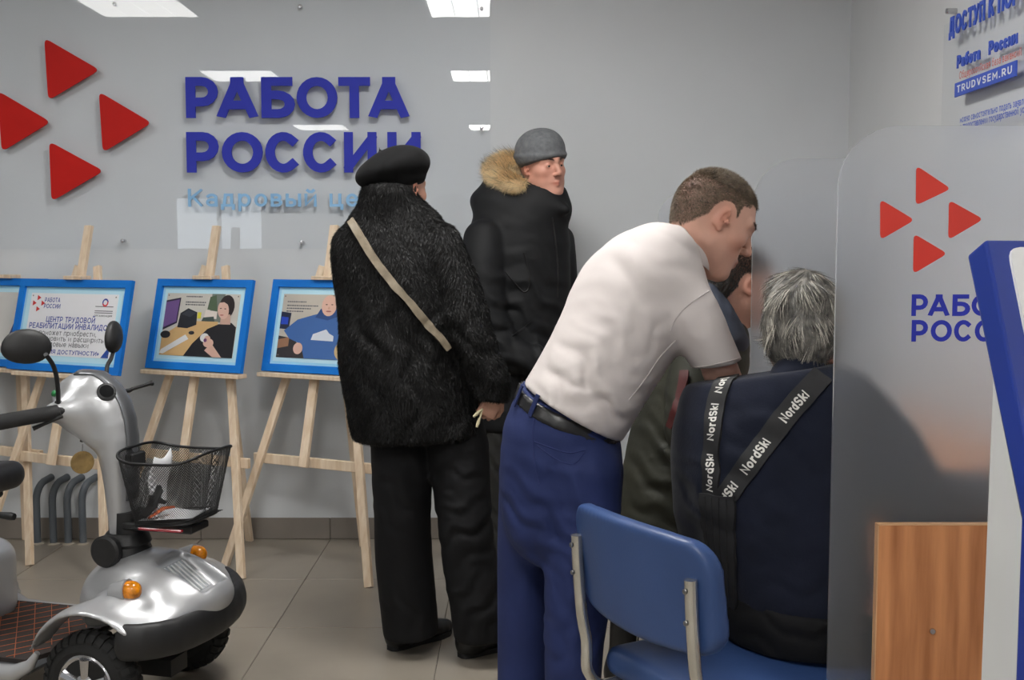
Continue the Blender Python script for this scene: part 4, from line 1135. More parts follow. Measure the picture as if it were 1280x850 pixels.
# rear body, seat post and seat (mostly left of the frame)
ops = [('u', rbox(W3(-.80, 0, .28), (.25, .19, .14), .07, RS), 0)]
for s in (-1, 1):
    ops.append(('u', etube([tuple(W3(-.86 + .20 * math.cos(a), s * .235, .15 + .20 * math.sin(a))) + (.07, .012) for a in np.linspace(.1, math.pi - .1, 7)], SL, 2), .03))
    ops.append(('s', cone(W3(-.86, s * .17, .15), W3(-.86, s * .4, .15), .175), .006))
blob('rear_cowl', ops, SO + A((-1.35, -.35, .1)), SO + A((-.3, .75, .5)), .009, M_silver, sc, it=2)
MB().tube([W3(-.80, 0, .38), W3(-.80, 0, .56)], .035, 14).build('seat_post', M_blk, sc, smooth=40)
ops = [('u', rbox(W3(-.79, 0, .612), (.235, .23, .045), .042, RS), 0), ('d', lumps(.003, 25, 3), 0)]
st, _, _ = blob('seat_cushion', ops, SO + A((-1.2, -.35, .5)), SO + A((-.3, .7, .72)), .008, M_vinyl, sc, it=2)
MB().box((-.20, -.2, .535), (.17, .2, .565), c=.008, M=Matrix.Translation(Vector(W3(-.80, 0, 0))) @ Matrix(((SF[0], SL[0], 0), (SF[1], SL[1], 0), (0, 0, 1))).to_4x4()).build('seat_pan', M_blk, sc)
ops = [('u', rbox(W3(-1.05, 0, .86), (.05, .22, .23), .045, RS), 0)]
blob('seat_back', ops, SO + A((-1.35, -.2, .55)), SO + A((-.7, .7, 1.15)), .009, M_vinyl, sc, it=2)
MB().tube([W3(-.96, -.06, .58), W3(-1.04, -.06, .70)], .012, 8).tube([W3(-.96, .06, .58), W3(-1.04, .06, .70)], .012, 8).build('back_bracket', M_steel, sc)
a, b = P_(-6, 643, -.12), P_(18, 646, -.12)
MB().tube([a, a + (b - a) * .8, b], [.008, .012, .010], 10).build('seat_lever', M_blk, sc, smooth=50)
# basket
M_wire = mat('black_wire', (26, 26, 27), .45, metal=.2, var=.05)
BZ0, BZ1 = .552, .752
def bring(t, k):
    """ring of the basket, k=0 bottom..1 rim: rounded rectangle; t in 0..1"""
    uc, vc = .124 + .0 * k, 0.0
    hu, hv = .098 + .036 * k, .100 + .042 * k
    a = 2 * math.pi * t; e = .5
    cu, cv = math.copysign(abs(math.cos(a)) ** e, math.cos(a)), math.copysign(abs(math.sin(a)) ** e, math.sin(a))
    # equalise: scale superellipse
    bot = BZ0 + .012 * (cu)
    return W3(uc + hu * cu, vc + hv * cv, bot + (BZ1 + .012 * math.cos(2 * a) - bot) * k)
bk = MB().tube([bring(t, 1) for t in np.linspace(0, 1, 60, endpoint=False)], .0042, 8, closed=True).build('basket_rim', M_wire, sc, smooth=60)
mb = MB().tube([bring(t, 0) for t in np.linspace(0, 1, 60, endpoint=False)], .003, 6, closed=True)
for q in (.06, .12): mb.tube([bring(t, q * .5) for t in np.linspace(0, 1, 60, endpoint=False)], .0016, 4, closed=True)
ts = np.linspace(0, 1, 400, endpoint=False); pp = A([bring(t, .5) for t in ts]); L_ = np.concatenate([[0], np.cumsum(np.linalg.norm(np.diff(pp, axis=0), axis=1))]); L_ /= L_[-1] + np.linalg.norm(pp[0] - pp[-1])
def even(s): return float(np.interp(s % 1.0, L_, ts))
NW = 120
for k in range(NW):
    for sg in (-1, 1):
        mb.tube([bring(even(k / NW + sg * q * .20), q) for q in np.linspace(0, 1, 11)], .00085, 3, caps=False)
# floor of the basket
for k in range(-9, 10):
    for ax in (0, 1):
        x = k / 9.5
        if ax == 0: a, b = (.124 + .096 * x, -.096), (.124 + .096 * x, .096)
        else: a, b = (.028, .1 * x), (.220, .1 * x)
        mb.tube([W3(a[0], a[1], BZ0 + .012 * (a[0] - .124) / .098), W3(b[0], b[1], BZ0 + .012 * (b[0] - .124) / .098)], .0013, 4, caps=False)
mb.build('basket_wire_mesh', M_wire, bk)
MB().box((-.028, -.035, .70), (.004, .035, .745), c=.004, M=Matrix.Translation(Vector(W3(0, 0, 0))) @ Matrix(((SF[0], SL[0], 0), (SF[1], SL[1], 0), (0, 0, 1))).to_4x4()).build('basket_bracket', M_blk, sc)
MB().box((-.03, -.05, .522), (.20, .05, .544), c=.004, M=Matrix.Translation(Vector(W3(0, 0, 0))) @ Matrix(((SF[0], SL[0], 0), (SF[1], SL[1], 0), (0, 0, 1))).to_4x4()).build('basket_carrier', M_blk, sc)
mb = MB().box((.06, -.105, .540), (.20, -.092, .548), c=.002, M=Matrix.Translation(Vector(W3(0, 0, 0))) @ Matrix(((SF[0], SL[0], 0), (SF[1], SL[1], 0), (0, 0, 1))).to_4x4())
mb.build('red_reflector', mat('reflector_red', (150, 30, 44), .25, coat=.5), sc)
# things in the basket
M_paper = mat('paper', (232, 233, 236), .7, var=.03)
def sheet(name, label, cat, fn, m, nu=10, nv=8, thick=.0012):
    vs = [fn(i / (nu - 1), j / (nv - 1)) for i in range(nu) for j in range(nv)]
    fs = [(i * nv + j, (i + 1) * nv + j, (i + 1) * nv + j + 1, i * nv + j + 1) for i in range(nu - 1) for j in range(nv - 1)]
    o = mesh_obj(name, vs, fs, m, None, smooth=60, origin=A(vs).min(0)); tag(o, label, cat)
    s = o.modifiers.new('thickness', 'SOLIDIFY'); s.thickness = thick; return o
sheet('folded_paper', 'crumpled white sheet standing upright in the scooter basket', 'paper', lambda a, b: W3(.052 + .006 * math.sin(7 * b + a * 3) + .022 * b, -.04 + .10 * a + .006 * math.sin(9 * b), .572 + (.170 - .012 * math.sin(4 * a)) * b), M_paper)
sheet('paper_sheet', 'white paper sheet lying on the basket floor', 'paper', lambda a, b: W3(.045 + .16 * a, -.075 + .13 * b + .02 * a, .5655 + .012 * (a - .45) + .010 * math.sin(5 * a + 1) * b + .018 * max(0, a - .3) * b), M_paper)
o = MB().tube([W3(.085, -.085, .572), W3(.10, -.03, .590), W3(.115, 0, .588)], [.005, .010, .006], 8, flat=.5).build('orange_strap', mat('strap_orange', (205, 96, 40), .6), None, smooth=50)
tag(o, 'small orange strap lying on the paper in the basket', 'strap')
o = MB().tube([W3(.065, -.085, .575), W3(.075, -.05, .60), W3(.08, -.02, .640), W3(.078, -.018, .655)], [.014, .018, .014, .006], 10, flat=.6).tube([W3(.075, -.06, .59), W3(.078, -.055, .632)], [.010, .006], 8).tube([W3(.08, -.035, .615), W3(.085, .0, .60)], [.010, .006], 8).build('glove', mat('glove_black', (20, 20, 21), .8, var=.1), None, smooth=50)
tag(o, 'black glove tucked against the upright paper in the basket', 'glove')
# key with round wooden tag
kp0 = P_(108, 541, -.05); kp1 = P_(103, 551, -.05); kp2 = P_(103, 578, -.05)
key = thing('scooter_key', 'black key with round wooden tag hanging under the tiller', 'key', kp2 - A((0, 0, .04)))
MB().tube([kp0 + A((.01, 0, .012)), kp0, kp1], [.004, .011, .013], 10, flat=.5).build('key_head', M_blk, key, smooth=50)
MB().tube([kp1 - A((0, 0, .010)), kp1 - A((0, 0, .018)), kp2 + A((0, 0, .030))], .0015, 6).build('ring', M_steel, key)
wn = unit(SF * .75 - SL * .66)
MB().lathe([(.033, -.003), (.034, 0), (.033, .003)], kp2, wn, 26).build('wooden_tag', mat('tag_wood', (190, 158, 100), .5, lo=(120, 96, 56), scale=25), key, smooth=40)

# ================================================================== CHAIR
M_cblue = mat('blue_vinyl', (54, 80, 130), .42, lo=(45, 69, 115), scale=4, bump=.12, bscale=220, bdist=.002)
M_pipec = mat('chair_chrome', (214, 212, 204), .22, metal=.9, var=.06, scale=15)
cb, cs = A((.5, -.866, 0)), A((.866, .5, 0)); C0 = A((.262, 2.195, 0))
chair = thing('blue_chair', 'blue vinyl chair with chrome tubes under the grey-haired man', 'chair', C0 + cs * .25)
def cp3(w, f, z): return C0 + cb * w + cs * f + A((0, 0, z))
RC = np.stack([cb, cs, A((0, 0, 1))], 1)
def back_ops(grow=0.0):
    nodes = []
    for w in np.linspace(-.198, .198, 7):
        nodes.append(tuple(cp3(w, -.05 * (1 - (w / .2) ** 2) + .012, .692 + .006 * (1 - (w / .2) ** 2))) + (.108 + grow, .021 + grow))
    return nodes
ops = []
for w0 in np.linspace(-.185, .185, 11):
    pass
def backpad(P):
    q = (P - C0.astype(f32)) @ RC.astype(f32)
    w, f, z = q[..., 0], q[..., 1], q[..., 2]
    f = f - (.012 - .04 * (1 - (w / .225) ** 2)) + (z - .69) * .14
    hz = .108 + .012 * (1 - (w / .225) ** 2)
    x = np.abs(w) - (.225 - .055); y = np.abs(z - .692) - (hz - .055)
    d2 = np.sqrt(np.maximum(x, 0) ** 2 + np.maximum(y, 0) ** 2) + np.minimum(np.maximum(x, y), 0) - .055
    e = np.maximum(d2 + .012, 0); t = np.abs(f) - (.020 - .012)
    return (np.sqrt(e ** 2 + np.maximum(t, 0) ** 2) + np.minimum(np.maximum(d2 + .012, t), 0) - .012).astype(f32)
bk_ops = [('u', backpad, 0)]
bp_, _, _ = blob('backrest', bk_ops, C0 + A((-.3, -.35, .55)), C0 + A((.3, .35, .83)), .006, M_cblue, chair, it=2)
def padline(grow, zoff=0):
    pts = []
    for t in np.linspace(0, 2 * math.pi, 72, endpoint=False):
        cw, cz = math.cos(t), math.sin(t); e = .38
        w = .222 * math.copysign(abs(cw) ** e, cw); hz = .105 + .012 * (1 - (w / .225) ** 2); z = .692 + hz * math.copysign(abs(cz) ** e, cz)
        pts.append(cp3(w, .012 - .04 * (1 - (w / .225) ** 2) - (z - .69) * .14, z))
    return pts
MB().tube(padline(0), .0035, 6, closed=True).build('piping', M_cblue, bp_, smooth=60)
M_screw = M_steel
for s in (-1, 1):
    w = .19 * s
    path = [cp3(w, -.034 - .0 * s, .735), cp3(w, -.030, .66), cp3(w, -.020, .56), cp3(w, -.008, .50)]
    path += [cp3(w, .045 - .055 * math.cos(a), .468 - .075 * math.sin(a)) for a in np.linspace(.3, 1.5, 6)] + [cp3(w, .20, .392), cp3(w, .42, .392)]
    tb = MB().tube(spline(path, 3), .0125, 12).build('back_tube', M_pipec, chair, smooth=50)
    for z in (.715, .655):
        MB().lathe([(.005, 0), (.005, .003), (.0, .0045)], cp3(w, -.046 + (.70 - z) * .05, z), -cs, 10).build('screw', M_screw, tb)
    for f0, f1 in ((.10, .02), (.38, .46)):
        MB().tube([cp3(w, f0, .385), cp3(w, (f0 + f1) / 2, .2), cp3(w, f1, .012)], .0125, 12).lathe([(.015, 0), (.016, .02), (.0125, .022)], cp3(w, f1, 0), n=12).build('leg', M_pipec, chair, smooth=50)
for f in (.14, .36): MB().tube([cp3(-.19, f, .392), cp3(.19, f, .392)], .010, 10).build('cross_tube', M_pipec, chair, smooth=50)
ops = [('u', rbox(cp3(0, .265, .437), (.225, .21, .034), .030, RC), 0), ('u', ell(cp3(0, .265, .455), (.20, .19, .028), RC), .02)]
blob('seat', ops, C0 + A((-.25, -.3, .38)), C0 + A((.75, .7, .52)), .007, M_cblue, chair, it=2)

# ================================================================== PEOPLE: helpers
def nd(px, py, Y, rpx, rv): return tuple(at(px, py, Y)) + (rpx * Y / FPX, rv)
def frame(fwd, up=(0, 0, 1)):
    f = unit(fwd); l = unit(np.cross(up, f)); u = np.cross(f, l); return np.stack([f, l, u], 1)
def mat_skin(name, rgb, lo=None):
    return mat(name, rgb, .48, lo=lo or tuple(int(c * .92) for c in rgb), scale=14, bump=.06, bscale=260, bdist=.002, attr='tone', spec=.4)
def head_ops(c, R, s, neck):
    c = A(c); Lp = lambda x, y, z: c + R @ (A((x, y, z)) * s)
    e = lambda p, r, Q=None: ell(Lp(*p), A(r) * s, R if Q is None else R @ Q)
    k = lambda p, q, a, b=None: cone(Lp(*p), Lp(*q), a * s, (a if b is None else b) * s)
    o = [('u', e((-.012, 0, .030), (.098, .077, .086)), 0), ('u', e((-.045, 0, -.005), (.055, .062, .06)), .04 * s), ('u', e((.033, 0, -.028), (.055, .058, .085)), .03 * s),
         ('u', e((.077, 0, -.100), (.020, .023, .018)), .02 * s), ('u', e((.072, 0, -.062), (.022, .030, .030)), .02 * s)]
    for y in (-1, 1):
        o += [('u', k((.0, y * .050, -.058), (.062, y * .020, -.103), .020, .018), .03 * s), ('u', e((.052, y * .043, -.016), (.026, .021, .019)), .02 * s)]
    o += [('u', cone(Lp(-.028, 0, -.045), neck[0], .056 * s, neck[1]), .03 * s)]
    for y in (-1, 1):
        o += [('u', k((.085, y * .008, .030), (.062, y * .050, .027), .011, .009), .015 * s), ('s', e((.097, y * .031, .007), (.020, .018, .011)), .012 * s)]
    o += [('u', k((.088, 0, .018), (.109, 0, -.020), .0065, .0105), .012 * s), ('u', e((.110, 0, -.025), (.0125, .0115, .0105)), .006 * s)]
    for y in (-1, 1):
        o += [('u', e((.099, y * .0125, -.029), (.010, .0075, .0085)), .006 * s), ('s', e((.104, y * .0075, -.039), (.006, .004, .005)), .003 * s),
              ('u', e((.0735, y * .031, .007), (.0145, .0155, .0135)), .004 * s), ('s', e((.0905, y * .031, .0055), (.009, .0125, .0038)), .002 * s),
              ('u', k((.0965, 0, -.0575), (.084, y * .023, -.0640), .0065, .003), .005 * s), ('u', k((.0945, 0, -.0695), (.084, y * .019, -.0665), .0075, .0035), .005 * s),
              ('s', k((.1045, 0, -.0635), (.088, y * .026, -.0652), .0022, .0022), .002 * s)]
        Q = A(((.94, 0, -.34), (0, 1, 0), (.34, 0, .94))); tilt = Q @ A(((1, 0, 0), (0, 1, 0), (0, 0, 1)))
        yaw = A(((math.cos(.35 * y), -math.sin(.35 * y), 0), (math.sin(.35 * y), math.cos(.35 * y), 0), (0, 0, 1)))
        Qe = yaw @ A(((.97, 0, -.24), (0, 1, 0), (.24, 0, .97))).T
        o += [('u', e((-.012, y * .079, .001), (.0155, .0072, .0275), Qe), .006 * s), ('s', e((-.006, y * .0865, .003), (.0088, .0085, .0165), Qe), .003 * s), ('u', e((-.004, y * .077, -.024), (.008, .006, .008)), .006 * s), ('u', e((.006, y * .080, -.004), (.004, .005, .007)), .004 * s)]
    return o, Lp
def head_tone(V, c, R, s, hair=None, hair_rgb=(.45, .38, .33), flush=1.0, stubble=.0):
    q = ((V - A(c)) @ R) / s; T = np.ones((len(V), 3))
    def blend(w, rgb):
        nonlocal T
        w = np.clip(w, 0, 1)[:, None]; T = T * (1 - w) + T * A(rgb) * w
    g = lambda p, r: np.exp(-(((q - A(p)) / A(r)) ** 2).sum(1))
    blend(1.3 * g((.095, 0, -.0635), (.016, .020, .0085)), (.80, .52, .50))
    for y in (-1, 1):
        blend(.55 * flush * g((.06, y * .045, -.03), (.03, .03, .03)), (1.0, .76, .72)); blend(.8 * flush * g((-.01, y * .085, 0), (.03, .02, .04)), (1.0, .72, .66))
        blend(.5 * g((.08, y * .031, .002), (.02, .02, .012)), (.78, .66, .64))
    blend(.5 * flush * g((.112, 0, -.025), (.016, .016, .016)), (1.0, .78, .74))
    if stubble: blend(stubble * np.clip((-.045 - q[:, 2]) / .02, 0, 1) * np.clip((q[:, 0] + .01) / .03, 0, 1) * (q[:, 2] > -.14), (.78, .76, .78))
    if hair is not None: blend(hair(q), hair_rgb)
    return T
def hand_ops(w, fwd, palm, s=1.0, curl=.6, thumb=1, spread=.0):
    """w wrist, fwd finger direction, palm normal direction (out of the palm), thumb side +1 / -1"""
    f = unit(fwd); n = unit(A(palm) - f * (A(palm) @ f)); a = np.cross(n, f) * thumb
    Lp = lambda x, y, z: A(w) + (f * x + a * y + n * z) * s
    R = np.stack([f, a, n], 1)
    o = [('u', rbox(Lp(.05, 0, 0), A((.048, .040, .014)) * s, .012 * s, R), 0), ('u', cone(A(w) - f * .03 * s, Lp(.02, 0, 0), .026 * s, .024 * s), .02 * s), ('u', ell(Lp(.035, .026, .008), A((.03, .016, .014)) * s, R), .01 * s)]
    for i, (y, L) in enumerate(((.030, .072), (.010, .080), (-.010, .075), (-.029, .060))):
        p = (.092 - .004 * abs(i - 1), y, 0); ang = .25 + .1 * i; sg = [.45, .31, .24]
        for j in range(3):
            ang += curl * (.75 if j == 0 else 1.0); l = L * sg[j]
            qn = (p[0] + l * math.cos(ang), p[1] + spread * (1.5 - i) * l, p[2] + l * math.sin(ang))
            o.append(('u', cone(Lp(*p), Lp(*qn), (.0092 - .0008 * j) * s, (.0086 - .0009 * j) * s), .004 * s)); p = qn
    p = (.018, .034, .006)
    for (dx, dy, dz), r in (((.030, .020, .010), .0115), ((.028, .006, .014), .0098), ((.022, -.006, .012), .0086)):
        qn = (p[0] + dx, p[1] + dy, p[2] + dz); o.append(('u', cone(Lp(*p), Lp(*qn), r * s, r * .92 * s), .005 * s)); p = qn
    return o
def mesh_person(label, base, pieces, m, name='person'):
    """pieces: (V, Q, tone or None) joined into one body mesh"""
    V = np.concatenate([p[0] for p in pieces]); off = np.cumsum([0] + [len(p[0]) for p in pieces])
    Q = np.concatenate([p[1] + off[i] for i, p in enumerate(pieces)])
    T = np.concatenate([np.ones((len(p[0]), 3)) if p[2] is None else p[2] for p in pieces])
    o = mesh_obj(name, V, Q, m, None, smooth=180, origin=base)
    ca = o.data.color_attributes.new('tone', 'FLOAT_COLOR', 'POINT')
    ca.data.foreach_set('color', np.concatenate([T, np.ones((len(T), 1))], 1).astype(np.float32).ravel())
    tag(o, label, 'person')
    return o
def limb(nodes): return ('u', etube(nodes, (1, 0, 0), 2), .03)
def coarse(ops, lo, hi, h=.013):
    V, Q = surface(ops, lo, hi, h); return relax(V, Q, 1), Q, None
def fine(ops, lo, hi, h=.0038, it=1):
    V, Q = surface(ops, lo, hi, h); return relax(V, Q, it, .4), Q
def eyes(parent, Lp, R, s, rgb=(70, 84, 92)):
    M_e = mat('eye_white', (224, 218, 212), .2, var=.03); M_i = mat('iris', rgb, .15, var=.2, scale=200)
    for y in (-1, 1):
        c = Lp(.0725, y * .031, .006); ax = R[:, 0]
        e = MB().lathe([(.0, -.0132 * s)] + [(.0132 * s * math.sin(a), -.0132 * s * math.cos(a)) for a in np.linspace(.3, math.pi - .42, 9)], c, ax, 16).build('eye', M_e, parent, smooth=180)
        MB().lathe([(.0054 * s, .0121 * s), (.0048 * s, .0130 * s), (0, .0134 * s)], c, ax, 14).build('iris', M_i, e, smooth=180)
def brows(parent, ops, Lp, R, s, m, n=150, seed=1):
    r = np.random.default_rng(seed)
    for y in (-1, 1):
        t = r.random(n); p = A([Lp(.095 - .026 * a ** 2, y * (.012 + .038 * a), .030 + .006 * math.sin(2.6 * a) + b) for a, b in zip(t, r.normal(0, .0018, n))])
        p, nn = snaps(ops, p); V, Q = strands(p, nn, (R @ A((-.4, y, -.15))), .009 * s, .0011 * s, 2, .25, .3, 0, seed)
        mesh_obj('eyebrow', V, Q, m, parent)['kind'] = 'stuff'
def shoe(name, heel, toe, m, parent, h=.085, w=.042, top=.11):
    heel, toe = A(heel), A(toe); d = unit(toe - heel); L = np.linalg.norm(toe - heel); u = np.cross((0, 0, 1), d)
    P = lambda t, z: heel + d * L * t + A((0, 0, z))
    ops = [('u', etube([tuple(P(.10, .05)) + (w * .78, .05), tuple(P(.4, .045)) + (w * .82, .045), tuple(P(.72, .034)) + (w * 1.05, .034), tuple(P(.93, .026)) + (w * .7, .026)], u, 2), 0),
           ('u', cone(P(.16, .05), P(.17, top), .045, .043), .04), ('i', half(P(0, 0.001), (0, 0, -1)), .004)]
    lo = np.minimum(heel, toe) - .09; lo[2] = -.02; hi = np.maximum(heel, toe) + .09; hi[2] = top + .08
    o, _, _ = blob(name, ops, lo, hi, .007, m, parent, it=2)
    pts = [P(-.03, 0) + u * 0]
    mb = MB(); out = []
    for t, ww in ((-.02, .3), (.02, .62), (.12, .80), (.4, .80), (.6, .98), (.76, 1.06), (.9, .86), (.99, .4)):
        out.append((t, ww))
    ring = [P(t, 0) + u * w * ww for t, ww in out] + [P(t, 0) - u * w * ww for t, ww in out[::-1]]
    n = len(ring); mb.add([q + A((0, 0, .001)) for q in ring] + [q + A((0, 0, .018)) for q in ring], [tuple(range(n))[::-1], tuple(range(n, 2 * n))] + [(i, (i + 1) % n, n + (i + 1) % n, n + i) for i in range(n)])
    mb.build('sole', M_sole, o, smooth=40)
    return o
M_sole = mat('shoe_sole', (22, 22, 23), .7)
def strip_on(ops, pix, width, m, name, parent, lift=.003, thick=.002, n=40, top=None, own=None, pts3=None):
    """a flat band lying on an SDF surface along camera pixels (or 3-D points); returns object and a mapping (s metres along, t across, lift)"""
    if pts3 is None: C, N = hits_ok(ops, [tuple(q) for q in spline(pix, 6)])
    else: C, N = snaps(ops, spline(pts3, 6))
    seg = np.concatenate([[0], np.cumsum(np.linalg.norm(np.diff(C, axis=0), axis=1))]); L = seg[-1]
    s = np.linspace(0, L, n); C = np.stack([np.interp(s, seg, C[:, k]) for k in range(3)], 1); N = np.stack([np.interp(s, seg, N[:, k]) for k in range(3)], 1)
    for _ in range(2): N[1:-1] = (N[:-2] + N[1:-1] * 2 + N[2:]) / 4; C[1:-1] = (C[:-2] + C[1:-1] * 2 + C[2:]) / 4
    T = np.gradient(C, axis=0); T /= np.linalg.norm(T, axis=1)[:, None]
    S = np.cross(T, N); S /= np.linalg.norm(S, axis=1)[:, None]; N = np.cross(S, T)
    ts = np.linspace(-.5, .5, 5)
    G = (C[:, None] + S[:, None] * (ts * width)[None, :, None]).reshape(-1, 3)
    d = _f(ops, G); gr = _grad(ops, G); G = G - gr * np.clip(d - lift, -.02, .02)[:, None]
    Gd = G.reshape(n, 5, 3); Nn = N
    def mp(a, t, l):
        i = min(max(a / L * (n - 1), 0), n - 1.001); i0 = int(i); f = i - i0; j = min(max((t / width + .5) * 4, 0), 3.999); j0 = int(j); g = j - j0
        q = (Gd[i0, j0] * (1 - g) + Gd[i0, j0 + 1] * g) * (1 - f) + (Gd[i0 + 1, j0] * (1 - g) + Gd[i0 + 1, j0 + 1] * g) * f
        return q + (N[i0] * (1 - f) + N[i0 + 1] * f) * l
    top = G + np.repeat(N, 5, 0) * thick; V = np.concatenate([top, G - np.repeat(N, 5, 0) * .004]); K = n * 5; F = []
    for i in range(n - 1):
        for j in range(4):
            a = i * 5 + j; F.append((a, a + 1, a + 6, a + 5)); F.append((K + a, K + a + 5, K + a + 6, K + a + 1))
        F.append((i * 5, i * 5 + 5, K + i * 5 + 5, K + i * 5)); F.append((i * 5 + 4, K + i * 5 + 4, K + i * 5 + 9, i * 5 + 9))
    for i in (0, n - 1):
        for j in range(4): a = i * 5 + j; F.append((a, K + a, K + a + 1, a + 1))
    o = mesh_obj(name, V, F, m, parent, smooth=40, origin=V.min(0) if parent is None else None)
    return o, mp, L
def seam(ops, pix, r, m, parent, name='seam'):
    C, N = hits_ok(ops, [tuple(q) for q in spline(pix, 6)]); return MB().tube(C + N * r * .2, r, 5).build(name, m, parent, smooth=60)

# ================================================================== WOMAN IN FUR COAT (back view)
M_skin1 = mat_skin('skin_woman', (214, 164, 142))
M_furb = mat('fur_under', (14, 13, 13), .9, var=.3, scale=14)
M_fur = mat('black_fur', (10, 9, 9), .5, lo=(4, 4, 4), scale=6, spec=.26)
M_btrs = mat('black_trousers', (18, 18, 20), .8, var=.12, scale=10, bump=.1, bscale=300, bdist=.002, spec=.25)
M_felt = mat('black_felt', (16, 16, 17), .9, var=.15, scale=40, spec=.2, sheen=.04, bump=.15, bscale=320, bdist=.002)
M_bshoe = mat('black_leather', (20, 20, 21), .4, var=.1)
M_hairb = mat('dark_brown_hair', (46, 32, 26), .5, var=.2, scale=30)
WY = 3.64
coat = [('u', etube([nd(493, 258, 3.66, 32, .088), nd(493, 276, 3.66, 44, .11), nd(494, 293, 3.65, 64, .125), nd(495, 318, 3.64, 74, .14), nd(500, 360, 3.64, 74, .155), nd(505, 410, 3.64, 77, .165), nd(510, 460, 3.64, 81, .175), nd(518, 510, 3.64, 86, .18), nd(526, 560, 3.64, 80, .175)], (1, 0, 0), 2), 0),
        ('u', etube([nd(552, 304, 3.60, 26, .075), nd(566, 345, 3.58, 28, .085), nd(583, 395, 3.56, 29, .085), nd(599, 440, 3.55, 29, .085), nd(610, 474, 3.54, 27, .075), nd(613, 505, 3.54, 21, .055)], (1, 0, 0), 2), .016),
        ('u', etube([nd(440, 305, 3.68, 24, .08), nd(444, 350, 3.70, 25, .085), nd(452, 405, 3.72, 24, .085), nd(468, 450, 3.80, 24, .08), nd(495, 470, 3.90, 20, .07)], (1, 0, 0), 2), .035),
        ('u', etube([nd(490, 242, 3.650, 35, .125), nd(490, 266, 3.655, 42, .125)], (1, 0, 0), 2), .02),
        ('d', waves([(at(470, 420, 3.5), (1, 0, .3), (0, 0, 1), .10, .006, .22), (at(530, 480, 3.5), (1, 0, -.2), (0, 0, 1), .12, .008, .25), (at(590, 420, 3.5), (.3, 0, 1), (1, 0, 0), .09, .006, .13)]), 0),
        ('d', lumps(.007, 20, 5), 0),
        ('i', half(at(520, 547, 3.64), (0.04, 0, -1)), .02), ('i', half(at(490, 231, 3.66), (0, 0, 1)), .02), ('s', lambda P, a=half(at(612, 500, 3.54), (.1, 0, 1)), b=half(at(597, 500, 3.54), (-1, 0, 0)): np.maximum(a(P), b(P)), .010)]
wb = at(505, 815, WY); wb[2] = 0
WH = at(499, 238, 3.665); WRm = frame((.62, .78, -.03))
hops, wLp = head_ops(WH, WRm, .97, (at(494, 275, 3.67), .055))
hV, hQ = fine(hops, WH - .17, WH + .16, .0042)
hand = hand_ops(at(621, 494, 3.54), (-.42, .05, -.72), (-.35, .75, -.2), .80, .95, thumb=-1)
haV, haQ = fine(hand, at(613, 512, 3.53) - .12, at(613, 512, 3.53) + .12, .0032)
body = [limb([nd(494, 290, 3.67, 44, .08), nd(505, 400, 3.64, 50, .09), nd(528, 520, 3.66, 40, .07)]), limb([nd(510, 530, 3.66, 24, .06), nd(506, 680, 3.65, 20, .055), nd(513, 780, 3.67, 12, .035)]), limb([nd(565, 530, 3.64, 24, .06), nd(583, 680, 3.61, 20, .055), nd(603, 785, 3.60, 12, .035)]), limb([nd(545, 300, 3.62, 16, .04), nd(583, 400, 3.56, 14, .038), nd(612, 500, 3.54, 9, .026)])]
woman = mesh_person('person in black fur coat and black beret, seen from behind', wb, [(hV, hQ, head_tone(hV, WH, WRm, .97)), (haV, haQ, None), coarse(body, wb + A((-.4, -.35, .02)), wb + A((.5, .4, 1.55)))], M_skin1)
co, cV, cQ = blob('fur_coat', coat, wb + A((-.4, -.4, .5)), wb + A((.5, .5, 1.65)), .009, M_furb, woman, it=1)
p, n_ = scatter(cV, cQ, 130000, 3)
cd = np.stack([.35 * np.sin(p[:, 2] * 23 + p[:, 0] * 31), .3 * np.sin(p[:, 0] * 27 + p[:, 2] * 11), np.full(len(p), -1.0)], 1)
V, Q = strands(p, n_, cd, .013, .0016, 1, .16, .32, 0, 4)
mesh_obj('fur_pile', V, Q, M_fur, co)['kind'] = 'stuff'
# beret
bc = at(489, 213, 3.66); th = math.radians(-17)
RB = A(((math.cos(th), 0, math.sin(th)), (0, 1, 0), (-math.sin(th), 0, math.cos(th))))
RB = np.stack([A((math.cos(th), .0, -math.sin(th))), A((0, 1, 0)), A((math.sin(th), 0, math.cos(th)))], 1)
ber = [('u', ell(bc, (.120, .125, .058), RB), 0), ('u', ell(at(500, 207, 3.66), (.088, .09, .058), RB), .04), ('u', ell(at(500, 231, 3.665), (.084, .096, .030), RB), .02), ('u', cone(at(475, 190, 3.66), at(474, 184, 3.66), .005, .003), .006), ('d', lumps(.0025, 40, 2), 0)]
blob('beret', ber, bc - .17, bc + .18, .006, M_felt, woman, it=2)
hr = [('u', ell(WH + WRm @ A((-.024, 0, .0)), (.086, .081, .088), WRm), 0), ('u', cone(WH + WRm @ A((-.06, 0, -.04)), WH + WRm @ A((-.05, 0, -.11)), .050, .048), .03), ('s', half(WH + WRm @ A((.018, 0, 0)), -WRm[:, 0]), .01)]
blob('hair', hr, WH - .18, WH + .16, .006, M_hairb, woman, it=2)
